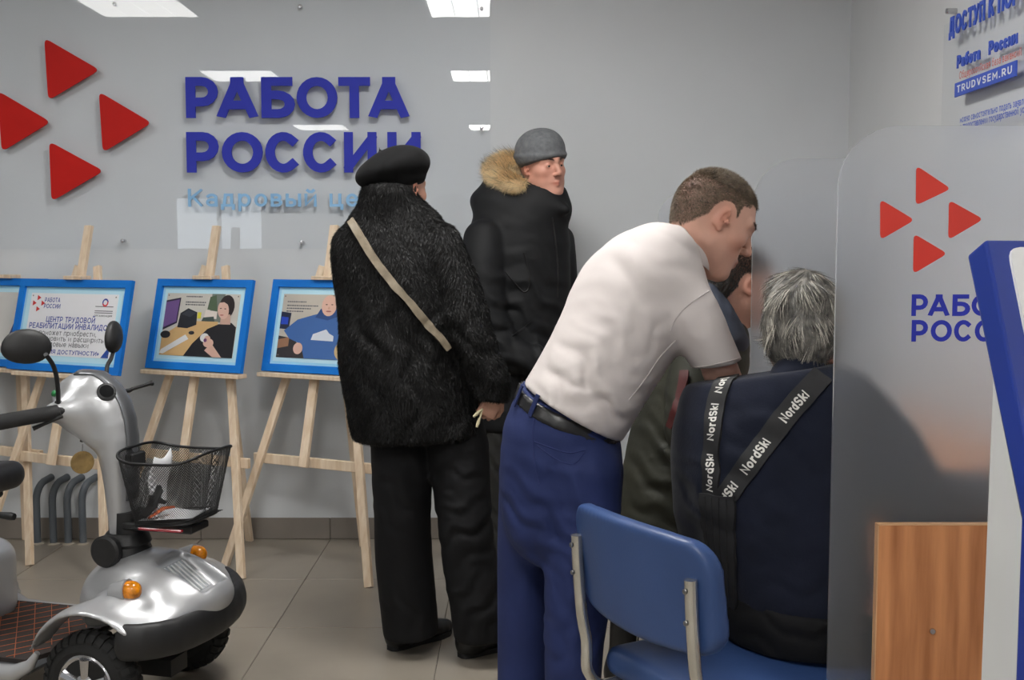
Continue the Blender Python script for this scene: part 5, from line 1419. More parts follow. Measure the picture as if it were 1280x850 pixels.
# trousers
trs = [('u', etube([nd(504, 515, 3.66, 36, .085), nd(503, 560, 3.65, 40, .105), nd(503, 640, 3.63, 36, .105), nd(505, 700, 3.64, 36.5, .10), nd(511, 760, 3.65, 36, .10), nd(516, 812, 3.66, 35, .10)], (1, 0, 0), 2), 0),
       ('u', etube([nd(563, 515, 3.65, 36, .085), nd(572, 560, 3.63, 40, .105), nd(580, 640, 3.59, 35, .105), nd(587, 700, 3.58, 35, .10), nd(599, 760, 3.58, 37, .105), nd(605, 818, 3.59, 35, .10)], (1, 0, 0), 2), .012),
       ('d', waves([(at(505, 620, 3.52), (.55, 0, .8), (.8, 0, -.5), .075, .006, .13), (at(585, 660, 3.5), (-.5, 0, .8), (.8, 0, .5), .07, .007, .13), (at(600, 755, 3.5), (-.8, 0, .5), (.5, 0, .8), .07, .007, .12), (at(512, 760, 3.5), (.9, 0, .2), (0, 0, 1), .07, .005, .12), (at(575, 590, 3.5), (0, 0, 1), (1, 0, 0), .06, .006, .08)]), 0),
       ('i', half(ground(520, 806) + A((0, 0, .062)), (.08, 0, -1)), .01)]
blob('trousers', trs, wb + A((-.35, -.4, 0)), wb + A((.5, .4, .85)), .008, M_btrs, woman, it=1)
shoe('boot', ground(488, 813), ground(562, 790), M_bshoe, woman, top=.10)
shoe('boot', ground(576, 822), ground(656, 802), M_bshoe, woman, top=.10)
# bag strap and cord
M_strapb = mat('beige_strap', (150, 138, 118), .4, lo=(120, 108, 90), scale=40)
o, mpf, L = strip_on(coat, [(441, 277), (450, 293), (466, 320), (490, 352), (518, 386), (545, 418), (560, 436)], .024, M_strapb, 'bag_strap', None, .012, .003)
tag(o, 'beige shoulder bag strap running diagonally across the black fur coat', 'strap')
hp = at(603, 511, 3.50); cd_ = thing('cord', 'pale knotted cord dangling from the hand of the fur coated woman', 'cord', at(596, 536, 3.50))
for e_ in ((592, 521), (596, 534)):
    q = at(e_[0], e_[1], 3.48)
    MB().tube([hp, (hp + q) / 2 + A((0, 0, -.004)), q], .0032, 6).tube([q + unit(hp - q) * .03, q + unit(hp - q) * .015, q], [.0045, .006, .004], 6).build('cord_end', mat('cord_cream', (206, 196, 160), .6), cd_, smooth=60)

# ================================================================== MAN IN BLACK PARKA (grey knit hat)
M_skin2 = mat_skin('skin_ruddy', (214, 158, 138))
M_parka = mat('black_parka', (22, 23, 25), .68, spec=.28, var=.12, scale=5, bump=.12, bscale=40, bdist=.006)
M_knit = mat('grey_knit', (112, 114, 116), .85, lo=(92, 94, 97), scale=60, bump=.4, bscale=240, bdist=.003)
M_furo = mat('ochre_fur', (252, 232, 190), .6, lo=(232, 196, 142), scale=18)
M_ctrs = mat('charcoal_trousers', (44, 44, 42), .7, var=.12, scale=10)
HY = 4.62
hb = at(640, 700, HY); hb[2] = 0
pk = [('u', etube([nd(672, 256, 4.62, 34, .11), nd(662, 272, 4.62, 46, .135), nd(650, 292, 4.62, 62, .15), nd(646, 320, 4.62, 66, .165), nd(647, 355, 4.62, 66, .175), nd(645, 400, 4.62, 63, .18), nd(643, 450, 4.62, 63, .185), nd(640, 500, 4.62, 64, .19), nd(640, 540, 4.62, 62, .19)], (1, 0, 0), 2), 0),
      ('u', etube([nd(606, 300, 4.52, 27, .085), nd(604, 345, 4.48, 28, .09), nd(610, 400, 4.45, 27, .085), nd(632, 440, 4.42, 24, .075), nd(668, 452, 4.42, 20, .065)], (1, 0, 0), 2), .014),
      ('u', etube([nd(700, 300, 4.74, 18, .08), nd(704, 350, 4.78, 18, .08), nd(700, 400, 4.78, 18, .08)], (1, 0, 0), 2), .05),
      ('u', etube([nd(676, 244, 4.63, 32, .105), nd(680, 262, 4.62, 35, .11)], (1, 0, 0), 2), .03), ('u', cone(at(688, 256, 4.55), at(708, 262, 4.52), .035, .018), .03),
      ('u', ell(at(622, 252, 4.66), (.115, .13, .075)), .04), ('u', ell(at(630, 232, 4.66), (.085, .11, .07)), .04),
      ('d', waves([(at(660, 400, 4.4), (.5, 0, 1), (1, 0, -.5), .09, .008, .22), (at(680, 340, 4.4), (.3, 0, 1), (1, 0, -.3), .12, .006, .2), (at(612, 400, 4.35), (.2, 0, 1), (1, 0, 0), .08, .008, .14), (at(660, 470, 4.4), (.6, 0, 1), (1, 0, -.5), .1, .009, .2)]), 0),
      ('i', half(at(640, 535, 4.62), (0, 0, -1)), .03),
      ('s', ell(at(681, 226, 4.61), (.082, .088, .075)), .015)]
HH = at(679, 209, 4.60); HR = frame((.56, -.83, -.06), unit((-.12, .0, 1)))
hops, hLp = head_ops(HH, HR, 1.0, (at(674, 258, 4.63), .062))
hops[5:5] = [('u', ell(hLp(.035, y * .036, -.060), (.034, .027, .036), HR), .03) for y in (-1, 1)] + [('u', ell(hLp(.040, 0, -.098), (.034, .032, .020), HR), .03)]
hV, hQ = fine(hops, HH - .19, HH + .17, .0038)
body = [limb([nd(650, 285, 4.63, 34, .10), nd(646, 400, 4.62, 44, .12), nd(641, 520, 4.62, 44, .13)]), limb([nd(628, 520, 4.55, 22, .07), nd(622, 620, 4.55, 15, .05), nd(622, 690, 4.56, 11, .04)]), limb([nd(655, 520, 4.72, 22, .07), nd(650, 620, 4.72, 15, .05), nd(648, 680, 4.74, 11, .04)])]
hatman = mesh_person('person in black parka with fur hood and grey knit hat', hb, [(hV, hQ, head_tone(hV, HH, HR, 1.0, flush=.8)), coarse(body, hb + A((-.35, -.35, .02)), hb + A((.4, .4, 1.6)))] + [fine(hand_ops(at(672, 452, 4.42), (1, .1, -.25), (0, .9, -.3), 1.0, .7), at(690, 455, 4.42) - .14, at(690, 455, 4.42) + .14, .005) + (None,)], M_skin2)
eyes(hatman, hLp, HR, 1.0, (62, 50, 42)); brows(hatman, hops, hLp, HR, 1.0, mat('brow_dark', (62, 46, 38), .6))
jk, _, _ = blob('parka', pk, hb + A((-.4, -.4, .5)), hb + A((.45, .5, 1.75)), .0085, M_parka, hatman, it=1)
M_seamb = mat('dark_seam', (16, 16, 17), .6)
seam(pk, [(690, 272), (694, 300), (697, 335), (697, 372)], .004, M_seamb, jk, 'zip_placket')
seam(pk, [(655, 316), (660, 338), (662, 356), (655, 365), (642, 352), (632, 340)], .0035, M_seamb, jk, 'pocket_flap')
seam(pk, [(640, 420), (652, 412), (664, 402)], .0035, M_seamb, jk, 'pocket_flap')
# hat
hat = [('u', ell(HH + HR @ A((-.016, 0, .066)), (.110, .100, .092), HR), 0), ('u', ell(HH + HR @ A((-.016, 0, .036)), (.116, .098, .044), HR), .02), ('s', half(HH + HR @ A((.09, 0, .024)), unit(HR @ A((.16, 0, 1)))), .008), ('d', lumps(.002, 45, 8), 0)]
hat.insert(2, ('u', ell(HH + HR @ A((-.016, 0, .048)), (.120, .106, .030), HR), .004))
hat[3] = ('i', half(HH + HR @ A((.09, 0, .036)), -unit(HR @ A((-.26, 0, 1)))), .008)
ht, _, _ = blob('knit_hat', hat, HH - .17, HH + .2, .005, M_knit, hatman, it=1)
# fur trim of the hood
trim = [('u', etube([nd(651, 203, 4.66, 9, .04), nd(633, 203, 4.64, 11, .045), nd(622, 212, 4.62, 12, .05), nd(628, 224, 4.58, 12, .045), nd(646, 230, 4.54, 9, .04)], (0, 0, 1), 2), 0)]
tr_, tV, tQ = blob('hood_fur_trim', trim, at(630, 215, 4.6) - .22, at(630, 215, 4.6) + .22, .008, M_furo, jk, it=1)
p, n_ = scatter(tV, tQ, 16000, 5); ctr = at(636, 212, 4.62)
V, Q = strands(p, n_, n_ + A((-.15, 0, -.25)), .034, .0015, 3, .35, .8, .25, 6)
mesh_obj('fur_hair', V, Q, M_furo, tr_)['kind'] = 'stuff'
p, n_ = scatter(tV, tQ, 1800, 15)
V, Q = strands(p, n_, n_ + A((-.15, 0, .1)), .052, .0010, 3, .35, .9, .2, 16)
mesh_obj('fur_guard_hair', V, Q, mat('fur_grey_tip', (88, 80, 72), .6), tr_)['kind'] = 'stuff'
trs = [('u', etube([nd(626, 505, 4.54, 25, .10), nd(621, 600, 4.55, 22, .085), nd(622, 660, 4.56, 19, .08), nd(622, 705, 4.56, 19, .08)], (1, 0, 0), 2), 0), ('u', etube([nd(656, 505, 4.72, 25, .10), nd(652, 600, 4.72, 22, .085), nd(650, 660, 4.74, 19, .08), nd(650, 690, 4.74, 19, .08)], (1, 0, 0), 2), .012),
       ('d', waves([(at(620, 660, 4.45), (.3, 0, 1), (1, 0, 0), .06, .007, .12), (at(620, 580, 4.45), (.6, 0, 1), (1, 0, 0), .08, .006, .12)]), 0), ('i', half(A((0, 0, .045)), (0, 0, -1)), .01)]
blob('trousers', trs, hb + A((-.3, -.3, 0)), hb + A((.3, .4, .8)), .009, M_ctrs, hatman, it=1)
q = at(618, 690, 4.5)
shoe('shoe', (q[0], 4.55, 0), (q[0] + .24, 4.47, 0), M_bshoe, hatman); shoe('shoe', (q[0] + .10, 4.74, 0), (q[0] + .34, 4.68, 0), M_bshoe, hatman)

# ================================================================== MAN IN WHITE SHIRT leaning over
M_skin3 = mat_skin('skin_fair', (220, 172, 152))
M_shirt = mat('white_shirt', (204, 196, 193), .75, var=.02, scale=8, bump=.06, bscale=260, bdist=.001)
M_navyt = mat('blue_trousers', (40, 51, 96), .78, spec=.25, lo=(34, 44, 84), scale=7, bump=.12, bscale=260, bdist=.002)
M_belt = mat('belt_leather', (24, 24, 25), .35, var=.1)
M_buzz = mat('buzz_hair', (128, 112, 92), .6, lo=(78, 66, 54), scale=70)
SY = 2.62
sb = at(690, 700, SY); sb[2] = 0
SHD = unit(at(751, 460, 2.62) - at(712, 518, 2.58))
su = unit(at(812, 500, 2.6) - at(690, 420, 2.6))
def sn(b, f, Y, rv): # back pixel, front pixel
    return nd((b[0] + f[0]) / 2, (b[1] + f[1]) / 2, Y, math.dist(b, f) / 2, rv)
shirt = [('u', etube([sn((645, 492), (772, 560), 2.60, .165), sn((660, 470), (784, 540), 2.61, .17), sn((690, 418), (808, 500), 2.63, .175), sn((714, 370), (832, 462), 2.66, .185), sn((736, 324), (850, 426), 2.70, .20), sn((772, 299), (846, 392), 2.735, .19), sn((806, 290), (846, 345), 2.755, .13), sn((828, 290), (850, 324), 2.77, .075)], su, 2), 0),
         ('u', etube([nd(845, 366, 2.62, 36, .075), nd(867, 394, 2.58, 34, .078), nd(884, 428, 2.58, 31, .076), nd(902, 470, 2.60, 31, .074)], unit((1, 0, .55)), 2), .045),
         ('u', etube([nd(845, 360, 2.90, 28, .07), nd(862, 395, 2.95, 26, .07), nd(876, 425, 2.97, 24, .07)], unit((1, 0, .55)), 2), .04),
         ('d', waves([(at(745, 470, 2.4), (.75, 0, .66), (.66, 0, -.75), .075, .0065, .13), (at(775, 515, 2.4), (.3, 0, .95), (.95, 0, -.3), .06, .006, .10), (at(830, 430, 2.4), (.66, 0, -.75), (.75, 0, .66), .055, .006, .085), (at(690, 455, 2.4), (.55, 0, .85), (.85, 0, -.5), .05, .006, .09), (at(850, 440, 2.45), (.5, 0, .85), (.8, 0, -.5), .045, .005, .06), (at(800, 340, 2.5), (.3, 0, 1), (1, 0, -.3), .12, .004, .13)], 1.6), 0),
         ('i', half(at(700, 507, 2.6), -unit(A((.50, 0, .87)))), .008),
         ('i', half(at(899, 461, 2.5), unit(A((.28, 0, -1.0)))), .006)]
shirt[-1] = ('s', lambda P, a=half(at(899, 461, 2.5), -unit(A((.17, .0, -1.0)))), b=half(at(846, 430, 2.6), (-1, 0, 0)): np.maximum(a(P), b(P)), .004)
SHc = at(893, 276, 2.76); az, ti = math.radians(10), math.radians(30)
SHR = frame((math.cos(ti) * math.cos(az), math.cos(ti) * math.sin(az), -math.sin(ti)))
SS = 1.02
hops, sLp = head_ops(SHc, SHR, SS, (at(862, 312, 2.776), .058))
hV, hQ = fine(hops, SHc - .2, SHc + .19, .0033)
def hair_short(q):
    x, y, z = q[:, 0], np.abs(q[:, 1]), q[:, 2]
    line = np.where(x > -.02, .030 + .40 * (x + .02), .030 - 1.6 * (-.02 - x))
    line = np.where((x > -.012) & (x < .022) & (y > .05), np.minimum(line, .0), line)
    line = np.maximum(line, -.062); line = np.where(x > .045, np.maximum(line, .068), line)
    ear = (np.hypot(x + .010, z * .8) < .034) & (y > .066)
    return np.clip((z - line) / .012, 0, 1) * ~ear
arm = [('u', etube([nd(868, 392, 2.60, 22, .045), nd(900, 462, 2.60, 22, .044), nd(912, 487, 2.64, 20, .042), nd(945, 522, 2.70, 17, .034), nd(985, 552, 2.75, 13, .026)], (0, 0, 1), 2), 0)] + [('u', o_[1], max(o_[2], .004)) for o_ in hand_ops(at(987, 554, 2.755), (.8, .05, -.6), (.1, 0, -1), 1.0, .35, thumb=-1)]
aV, aQ = fine(arm, at(930, 460, 2.72) - A((.22, .25, .18)), at(930, 460, 2.72) + A((.33, .36, .2)), .005)
body = [limb([nd(826, 345, 2.73, 30, .10), nd(790, 400, 2.68, 48, .13), nd(712, 515, 2.60, 48, .13), nd(700, 600, 2.6, 52, .13)]), limb([nd(655, 620, 2.7, 28, .06), nd(653, 800, 2.7, 20, .05), nd(655, 980, 2.7, 14, .04)]), limb([nd(722, 620, 2.52, 30, .06), nd(713, 800, 2.5, 22, .05), nd(705, 1020, 2.5, 14, .04)])]
tone = head_tone(hV, SHc, SHR, SS, hair_short, (.52, .55, .56), stubble=.35)
shman = mesh_person('person in white short-sleeved shirt and blue trousers leaning forward', sb, [(hV, hQ, tone), (aV, aQ, None), coarse(body, sb + A((-.3, -.4, .03)), sb + A((.6, .6, 1.45)))], M_skin3)
eyes(shman, sLp, SHR, SS, (80, 96, 104)); brows(shman, hops, sLp, SHR, SS, mat('brow_light', (110, 84, 64), .6))
p, n_ = scatter(hV, hQ, 90000, 9); q = ((p - SHc) @ SHR) / SS; k = hair_short(q) > rng.random(len(p)) * .9 + .1
p, n_, q = p[k], n_[k], q[k]; top = np.clip((q[:, 2] - .04) / .06, 0, 1)
for nm, sel, ln in (('hair', top < .5, .005), ('hair_top', top >= .5, .011)):
    V, Q = strands(p[sel], n_[sel], SHR @ A((.5, 0, -.2)), ln, .0011, 1, .3, .9, 0, 10); mesh_obj(nm, V, Q, M_buzz, shman)['kind'] = 'stuff'
st_, _, _ = blob('shirt', shirt, sb + A((-.3, -.35, .85)), sb + A((.65, .65, 1.48)), .007, M_shirt, shman, it=1)
col = [('u', etube([tuple(at(851, 303, 2.775)) + (.072, .078), tuple(at(870, 296, 2.775)) + (.070, .078)], unit(at(884, 332, 2.77) - at(850, 282, 2.77)), 1), 0)]
cax = unit(at(886, 284, 2.77) - at(862, 312, 2.775)); cc_ = at(863, 309, 2.775)
MB().lathe([(.084, -.016), (.0835, -.006), (.0750, .026), (.0725, .028), (.0700, .024), (.070, -.012)], cc_, cax, 40).build('collar', M_shirt, st_, smooth=60)
M_seamw = mat('white_seam', (188, 180, 178), .8, var=.01)
seam(shirt, [(886, 364), (862, 380), (845, 398), (838, 414)], .0016, M_seamw, st_)
seam(shirt, [(868, 459), (885, 457), (905, 453), (923, 448)], .0014, M_seamw, st_)
seam(shirt, [(845, 425), (825, 446), (806, 474), (786, 500)], .0014, M_seamw, st_)
# trousers
bn = unit(A((.37, -.10, .93)))      # belt plane normal (tilted with the hips)
bp0 = at(697, 508, 2.6)
pelv = [('u', etube([nd(700, 488, 2.60, 50, .125), nd(699, 515, 2.60, 58, .135), nd(700, 548, 2.60, 73, .155), nd(702, 590, 2.60, 78, .165), nd(701, 640, 2.60, 74, .155)], (1, 0, 0), 2), 0),
        ('u', etube([nd(662, 590, 2.66, 38, .10), nd(655, 680, 2.70, 34, .095), nd(654, 760, 2.70, 33, .085), nd(655, 850, 2.70, 34, .085), nd(656, 985, 2.70, 36, .095)], (1, 0, 0), 2), .02),
        ('u', etube([nd(732, 590, 2.52, 46, .11), nd(727, 680, 2.51, 47, .10), nd(720, 760, 2.50, 42, .09), nd(716, 850, 2.50, 36, .085), nd(712, 1030, 2.50, 40, .095)], (1, 0, 0), 2), .012)]
strs = pelv + [('d', waves([(at(650, 640, 2.5), (.25, 0, 1), (1, 0, -.2), .06, .006, .09), (at(700, 660, 2.4), (.5, 0, .87), (.87, 0, -.5), .07, .007, .11), (at(725, 720, 2.35), (.35, 0, .93), (.93, 0, -.3), .065, .007, .11), (at(655, 760, 2.5), (.8, 0, .5), (.5, 0, -.8), .06, .005, .10), (at(715, 820, 2.35), (.8, 0, -.5), (.5, 0, .8), .06, .006, .10), (at(700, 600, 2.4), (.9, 0, .4), (.4, 0, -.9), .08, .004, .09)], 1.5), 0),
        ('i', half(bp0 + bn * .018, bn), .003), ('i', half(A((0, 0, .03)), (0, 0, -1)), .01)]
tro, _, _ = blob('trousers', strs, sb + A((-.3, -.35, 0)), sb + A((.35, .4, 1.12)), .0075, M_navyt, shman, it=1)
blt = [('u', etube([nd(700, 478, 2.60, 52.5, .131), nd(699.5, 500, 2.60, 55.5, .136), nd(699, 515, 2.60, 60.5, .141), nd(700, 548, 2.60, 75.5, .161)], (1, 0, 0), 2), 0), ('i', half(bp0 + bn * .014, bn), .002), ('i', half(bp0 - bn * .019, -bn), .002)]
blob('belt', blt, bp0 - A((.2, .25, .2)), bp0 + A((.22, .25, .2)), .0055, M_belt, shman, it=1)
for px, py in ((650, 494), (669, 506), (712, 523)):
    c, nn = hit(blt, px, py); MB().bar(c + bn * .024 + nn * .004, c - bn * .030 + nn * .004, .012, .004, up=nn, c=.001).build('belt_loop', M_navyt, tro)
M_seamn = mat('navy_seam', (34, 46, 98), .8)
seam(strs, [(668, 552), (690, 560), (712, 566), (732, 562)], .0018, M_seamn, tro, 'pocket_welt'); seam(strs, [(671, 556), (692, 572), (716, 580), (730, 566)], .0013, M_seamn, tro, 'pocket_welt')
seam(strs, [(668, 520), (666, 545), (668, 575), (674, 605)], .0014, M_seamn, tro, 'centre_seam')
a = at(656, 985, 2.70); shoe('shoe', (a[0] - .04, 2.66, 0), (a[0] + .19, 2.80, 0), M_bshoe, shman, w=.046)
a = at(712, 1030, 2.50); shoe('shoe', (a[0] - .04, 2.46, 0), (a[0] + .19, 2.58, 0), M_bshoe, shman, w=.046)

# ================================================================== GREY-HAIRED MAN SITTING ON THE BLUE CHAIR
M_skin4 = mat_skin('skin_older', (206, 150, 130))
M_navy = mat('navy_jersey', (27, 31, 46), .9, spec=.2, lo=(22, 26, 39), scale=9, bump=.2, bscale=200, bdist=.003, sheen=.1)
M_grey = mat('grey_hair', (140, 136, 128), .45, lo=(58, 56, 54), scale=45)
M_elast = mat('black_webbing', (26, 26, 28), .7, var=.1, scale=60, bump=.2, bscale=300, bdist=.001)
gb = A((.60, 2.45, 0))
jer = [('u', etube([nd(1000, 800, 2.42, 88, .165), nd(996, 740, 2.42, 88, .17), nd(978, 650, 2.42, 102, .175), nd(968, 580, 2.44, 112, .175), nd(970, 525, 2.46, 108, .165), nd(980, 490, 2.48, 92, .13), nd(998, 472, 2.50, 56, .10)], (1, 0, 0), 2), 0),
       ('u', etube([nd(898, 502, 2.54, 32, .08), nd(882, 540, 2.55, 34, .08), nd(874, 600, 2.57, 32, .075), nd(878, 668, 2.62, 30, .068), nd(925, 715, 2.72, 25, .06), nd(990, 705, 2.80, 21, .05)], (1, 0, 0), 2), .11),
       ('u', etube([nd(1060, 505, 2.40, 42, .09), nd(1104, 560, 2.38, 48, .09), nd(1146, 625, 2.38, 48, .085), nd(1200, 628, 2.46, 44, .07), nd(1245, 616, 2.58, 32, .058)], (1, 0, 0), 2), .05),
       ('u', cone(at(905, 505, 2.53), at(975, 488, 2.51), .066, .062), .05),
       ('d', waves([(at(900, 560, 2.3), (.4, 0, .9), (.9, 0, -.4), .09, .006, .10), (at(945, 690, 2.2), (.35, 0, 1), (1, 0, -.3), .085, .006, .10), (at(1000, 740, 2.2), (-.25, 0, 1), (1, 0, .2), .07, .005, .10), (at(870, 620, 2.4), (.5, 0, .86), (.8, 0, -.5), .05, .006, .09), (at(1000, 560, 2.3), (.2, 0, 1), (1, 0, .1), .10, .004, .15)]), 0),
       ('i', half(at(1000, 460, 2.5), unit((-.15, .1, 1))), .01), ('i', half(at(1000, 770, 2.42), (0, 0, -1)), .02)]
GH = at(1004, 411, 2.52); GR = frame((.30, .95, -.20)); GS = 1.02
hops, gLp = head_ops(GH, GR, GS, (at(1004, 482, 2.51), .054))
hV, hQ = fine(hops, GH - .2, GH + .18, .004)
hA = hand_ops(at(992, 705, 2.80), (.98, -.1, -.1), (0, 0, -1), .95, .4, thumb=-1); hB = hand_ops(at(1243, 618, 2.585), (.85, .5, -.05), (0, 0, -1), 1.0, .3, thumb=1)
body = [limb([nd(990, 516, 2.47, 44, .08), nd(975, 580, 2.44, 64, .12), nd(990, 740, 2.42, 62, .12), tuple(A((.60, 2.44, .60))) + (.09, .09)]), limb([(.60, 2.49, .54, .06, .06), (.88, 2.68, .53, .055, .055), (.90, 2.69, .30, .04, .045), (.88, 2.68, .08, .03, .035)]), limb([(.66, 2.34, .54, .06, .06), (.96, 2.44, .53, .055, .055), (.98, 2.45, .30, .04, .045), (.96, 2.44, .08, .03, .035)])]
gman = mesh_person('grey-haired person in navy jersey with black braces, seated with back to camera', gb, [(hV, hQ, head_tone(hV, GH, GR, GS, flush=1.2))] + [fine(hA, at(1020, 705, 2.80) - .16, at(1020, 705, 2.80) + .16, .0045) + (None,), fine(hB, at(1265, 618, 2.62) - .15, at(1265, 618, 2.62) + .17, .0045) + (None,), coarse(body, gb + A((-.3, -.3, .02)), gb + A((.55, .4, 1.2)))], M_skin4)
eyes(gman, gLp, GR, GS)
jr, _, _ = blob('jersey', jer, gb + A((-.3, -.35, .4)), gb + A((.55, .65, 1.25)), .0075, M_navy, gman, it=1)
ct = [('u', etube([tuple(gLp(-.045, 0, -.125)) + (.070, .072), tuple(gLp(-.050, 0, -.150)) + (.078, .078)], (1, 0, 0), 1), 0)]
blob('crew_collar', ct, GH - .26, GH + .1, .007, M_navy, jr, it=1)
trs = [('u', etube([nd(1003, 800, 2.42, 91, .172), nd(1003, 765, 2.42, 95, .180), nd(1001, 752, 2.42, 96, .182)], (1, 0, 0), 2), 0), ('u', cone((.575, 2.43, .56), (.62, 2.45, .545), .115, .10), .05),
       ('u', etube([(.58, 2.49, .555, .085, .075), (.72, 2.60, .555, .085, .08), (.88, 2.68, .54, .075, .075), (.90, 2.69, .40, .065, .07), (.89, 2.68, .22, .062, .066), (.88, 2.68, .06, .062, .066)], (1, 0, 0), 2), .04),
       ('u', etube([(.64, 2.35, .555, .085, .075), (.80, 2.40, .555, .085, .08), (.96, 2.44, .54, .075, .075), (.98, 2.45, .40, .065, .07), (.97, 2.44, .22, .062, .066), (.96, 2.44, .06, .062, .066)], (1, 0, 0), 2), .03),
       ('d', waves([(at(980, 790, 2.2), (.2, 0, 1), (1, 0, 0), .05, .006, .15)]), 0), ('i', half(A((0, 0, .488)), (0, 0, -1)) if False else half(A((0, 0, .03)), (0, 0, -1)), .01),
       ('i', half(at(1000, 742, 2.42), unit((.1, 0, 1))), .006), ('s', rbox(cp3(0, .265, .40), (.235, .22, .085), .02, RC), .01)]
blob('ski_trousers', trs, gb + A((-.3, -.35, 0)), gb + A((.6, .45, .85)), .008, M_btrs, gman, it=1)
shoe('shoe', (.84, 2.66, 0), (1.08, 2.76, 0), M_bshoe, gman, w=.046); shoe('shoe', (.92, 2.42, 0), (1.17, 2.48, 0), M_bshoe, gman, w=.046)
# braces with lettering
M_let = mat('webbing_white', (214, 212, 206), .7, var=.05, scale=80)
def lettered(mp, L, starts, size, parent, flip=1):
    for s0 in starts:
        b = MB(); put_text(b, 'NordSki', lambda x, y, d: mp(s0 + flip * x, -(y - size / 2), .0028), size, .2, .12, d0=0, d1=0, width=size * 3.9)
        b.build('brand_lettering', M_let, parent)
b1, mp_, L = strip_on(jer, [(888, 640), (889, 612), (889, 575), (891, 535), (896, 500), (906, 477), (918, 466)], .046, M_elast, 'brace', gman, .003, .002, own=jr)
lettered(mp_, L, (.048, .158, .262), .0205, b1)
b2, mp_, L = strip_on(jer, [(892, 645), (908, 622), (930, 590), (955, 556), (982, 520), (1008, 490), (1028, 470)], .046, M_elast, 'brace', gman, .006, .002, own=jr)
lettered(mp_, L, (.02, .132, .262), .0205, b2)
b3, mp_, L = strip_on(jer, [(898, 618), (899, 650), (902, 690), (908, 735), (912, 765)], .092, M_elast, 'brace_back_piece', gman, .010, .003, own=jr)
for k_ in range(1, 5):
    pts = [mp_(L * t, -.046 + k_ * .0184, .0035) for t in np.linspace(.02, .98, 16)]
    MB().tube(pts, .0022, 5).build('elastic_rib', M_elast, b3, smooth=60)
# hair
def hair_grey(q):
    x, y, z = q[:, 0], np.abs(q[:, 1]), q[:, 2]
    line = np.where(x > .0, .02 + .6 * x, -.095 + 0 * x); line = np.where((x > -.03) & (x <= .0), -.02, line)
    ear = (np.hypot(x + .008, z * .8) < .028) & (y > .07)
    return (z > line) & ~ear
cap = [('u', ell(gLp(-.016, 0, .034), A((.106, .086, .092)) * GS, GR), 0), ('u', ell(gLp(-.052, 0, -.022), A((.062, .078, .072)) * GS, GR), .03), ('s', ell(gLp(.06, 0, -.06), A((.07, .09, .10)) * GS, GR), .02), ('d', lumps(.006, 55, 12), 0)]
for y in (-1, 1): cap.append(('s', ell(gLp(-.006, y * .092, -.004), A((.022, .02, .034)) * GS, GR), .008))
hc_, gV, gQ = blob('hair', cap, GH - .2, GH + .2, .006, M_grey, gman, it=1)
p, n_ = scatter(gV, gQ, 15000, 21); q = ((p - GH) @ GR) / GS
crown = GH + GR @ (A((-.05, .0, .11)) * GS); away = p - crown; away /= np.linalg.norm(away, axis=1)[:, None]
cdir = away + A((0, 0, -.5)) + GR[:, 1] * (.55 * np.sin(q[:, 2] * 75 + q[:, 1] * 60) + .35 * np.sin(q[:, 1] * 140 + q[:, 2] * 50 + 1))[:, None] + GR[:, 2] * (.4 * np.sin(q[:, 1] * 110 + q[:, 0] * 60))[:, None]
V, Q = strands(p, n_, cdir, .046, .0017, 4, .10, .10, .75, 22)
mesh_obj('hair_strand', V, Q, M_grey, hc_)['kind'] = 'stuff'
p, n_ = scatter(gV, gQ, 5000, 23); away = p - crown; away /= np.linalg.norm(away, axis=1)[:, None]
q = ((p - GH) @ GR) / GS; k = np.sin(q[:, 1] * 120 + q[:, 2] * 40) + np.sin(q[:, 2] * 90 + 2) > .2; p, n_, away, q = p[k], n_[k], away[k], q[k]
V, Q = strands(p, n_, away + A((0, 0, -.5)) + GR[:, 1] * (.55 * np.sin(q[:, 2] * 75 + q[:, 1] * 60))[:, None], .050, .0024, 4, .10, .14, .75, 24)
mesh_obj('hair_light_strand', V, Q, mat('grey_hair_light', (196, 190, 178), .4, var=.1), hc_)['kind'] = 'stuff'

# ================================================================== SEATED PERSON IN KHAKI JACKET, behind
M_khaki = mat('khaki_jacket', (54, 54, 44), .65, spec=.3, lo=(37, 38, 32), scale=6, bump=.15, bscale=60, bdist=.005)
M_navyh = mat('navy_hood', (52, 58, 72), .8, var=.08)
KY = 3.42; kb = at(860, 800, KY); kb[2] = 0
kj = [('u', etube([nd(838, 680, 3.42, 66, .17), nd(842, 620, 3.42, 68, .18), nd(850, 560, 3.42, 66, .175), nd(864, 500, 3.42, 62, .165), nd(884, 450, 3.42, 52, .15), nd(902, 424, 3.42, 34, .11)], (1, 0, 0), 2), 0),
      ('u', etube([nd(868, 460, 3.26, 30, .08), nd(860, 520, 3.20, 30, .08), nd(872, 590, 3.18, 28, .075), nd(930, 620, 3.16, 24, .065), nd(1000, 612, 3.16, 20, .055)], (1, 0, 0), 2), .05),
      ('d', waves([(at(815, 600, 3.2), (.3, 0, 1), (1, 0, -.4), .08, .010, .16), (at(830, 540, 3.2), (.4, 0, .9), (.9, 0, -.4), .07, .008, .12), (at(840, 650, 3.2), (.2, 0, 1), (1, 0, 0), .06, .008, .13)]), 0), ('i', half(at(840, 685, 3.42), (0, 0, -1)), .02)]
KH = at(928, 357, 3.42); KR = frame((.97, .18, -.12))
hops, kLp = head_ops(KH, KR, 1.0, (at(905, 425, 3.42), .062))
hV, hQ = fine(hops, KH - .19, KH + .17, .0045)
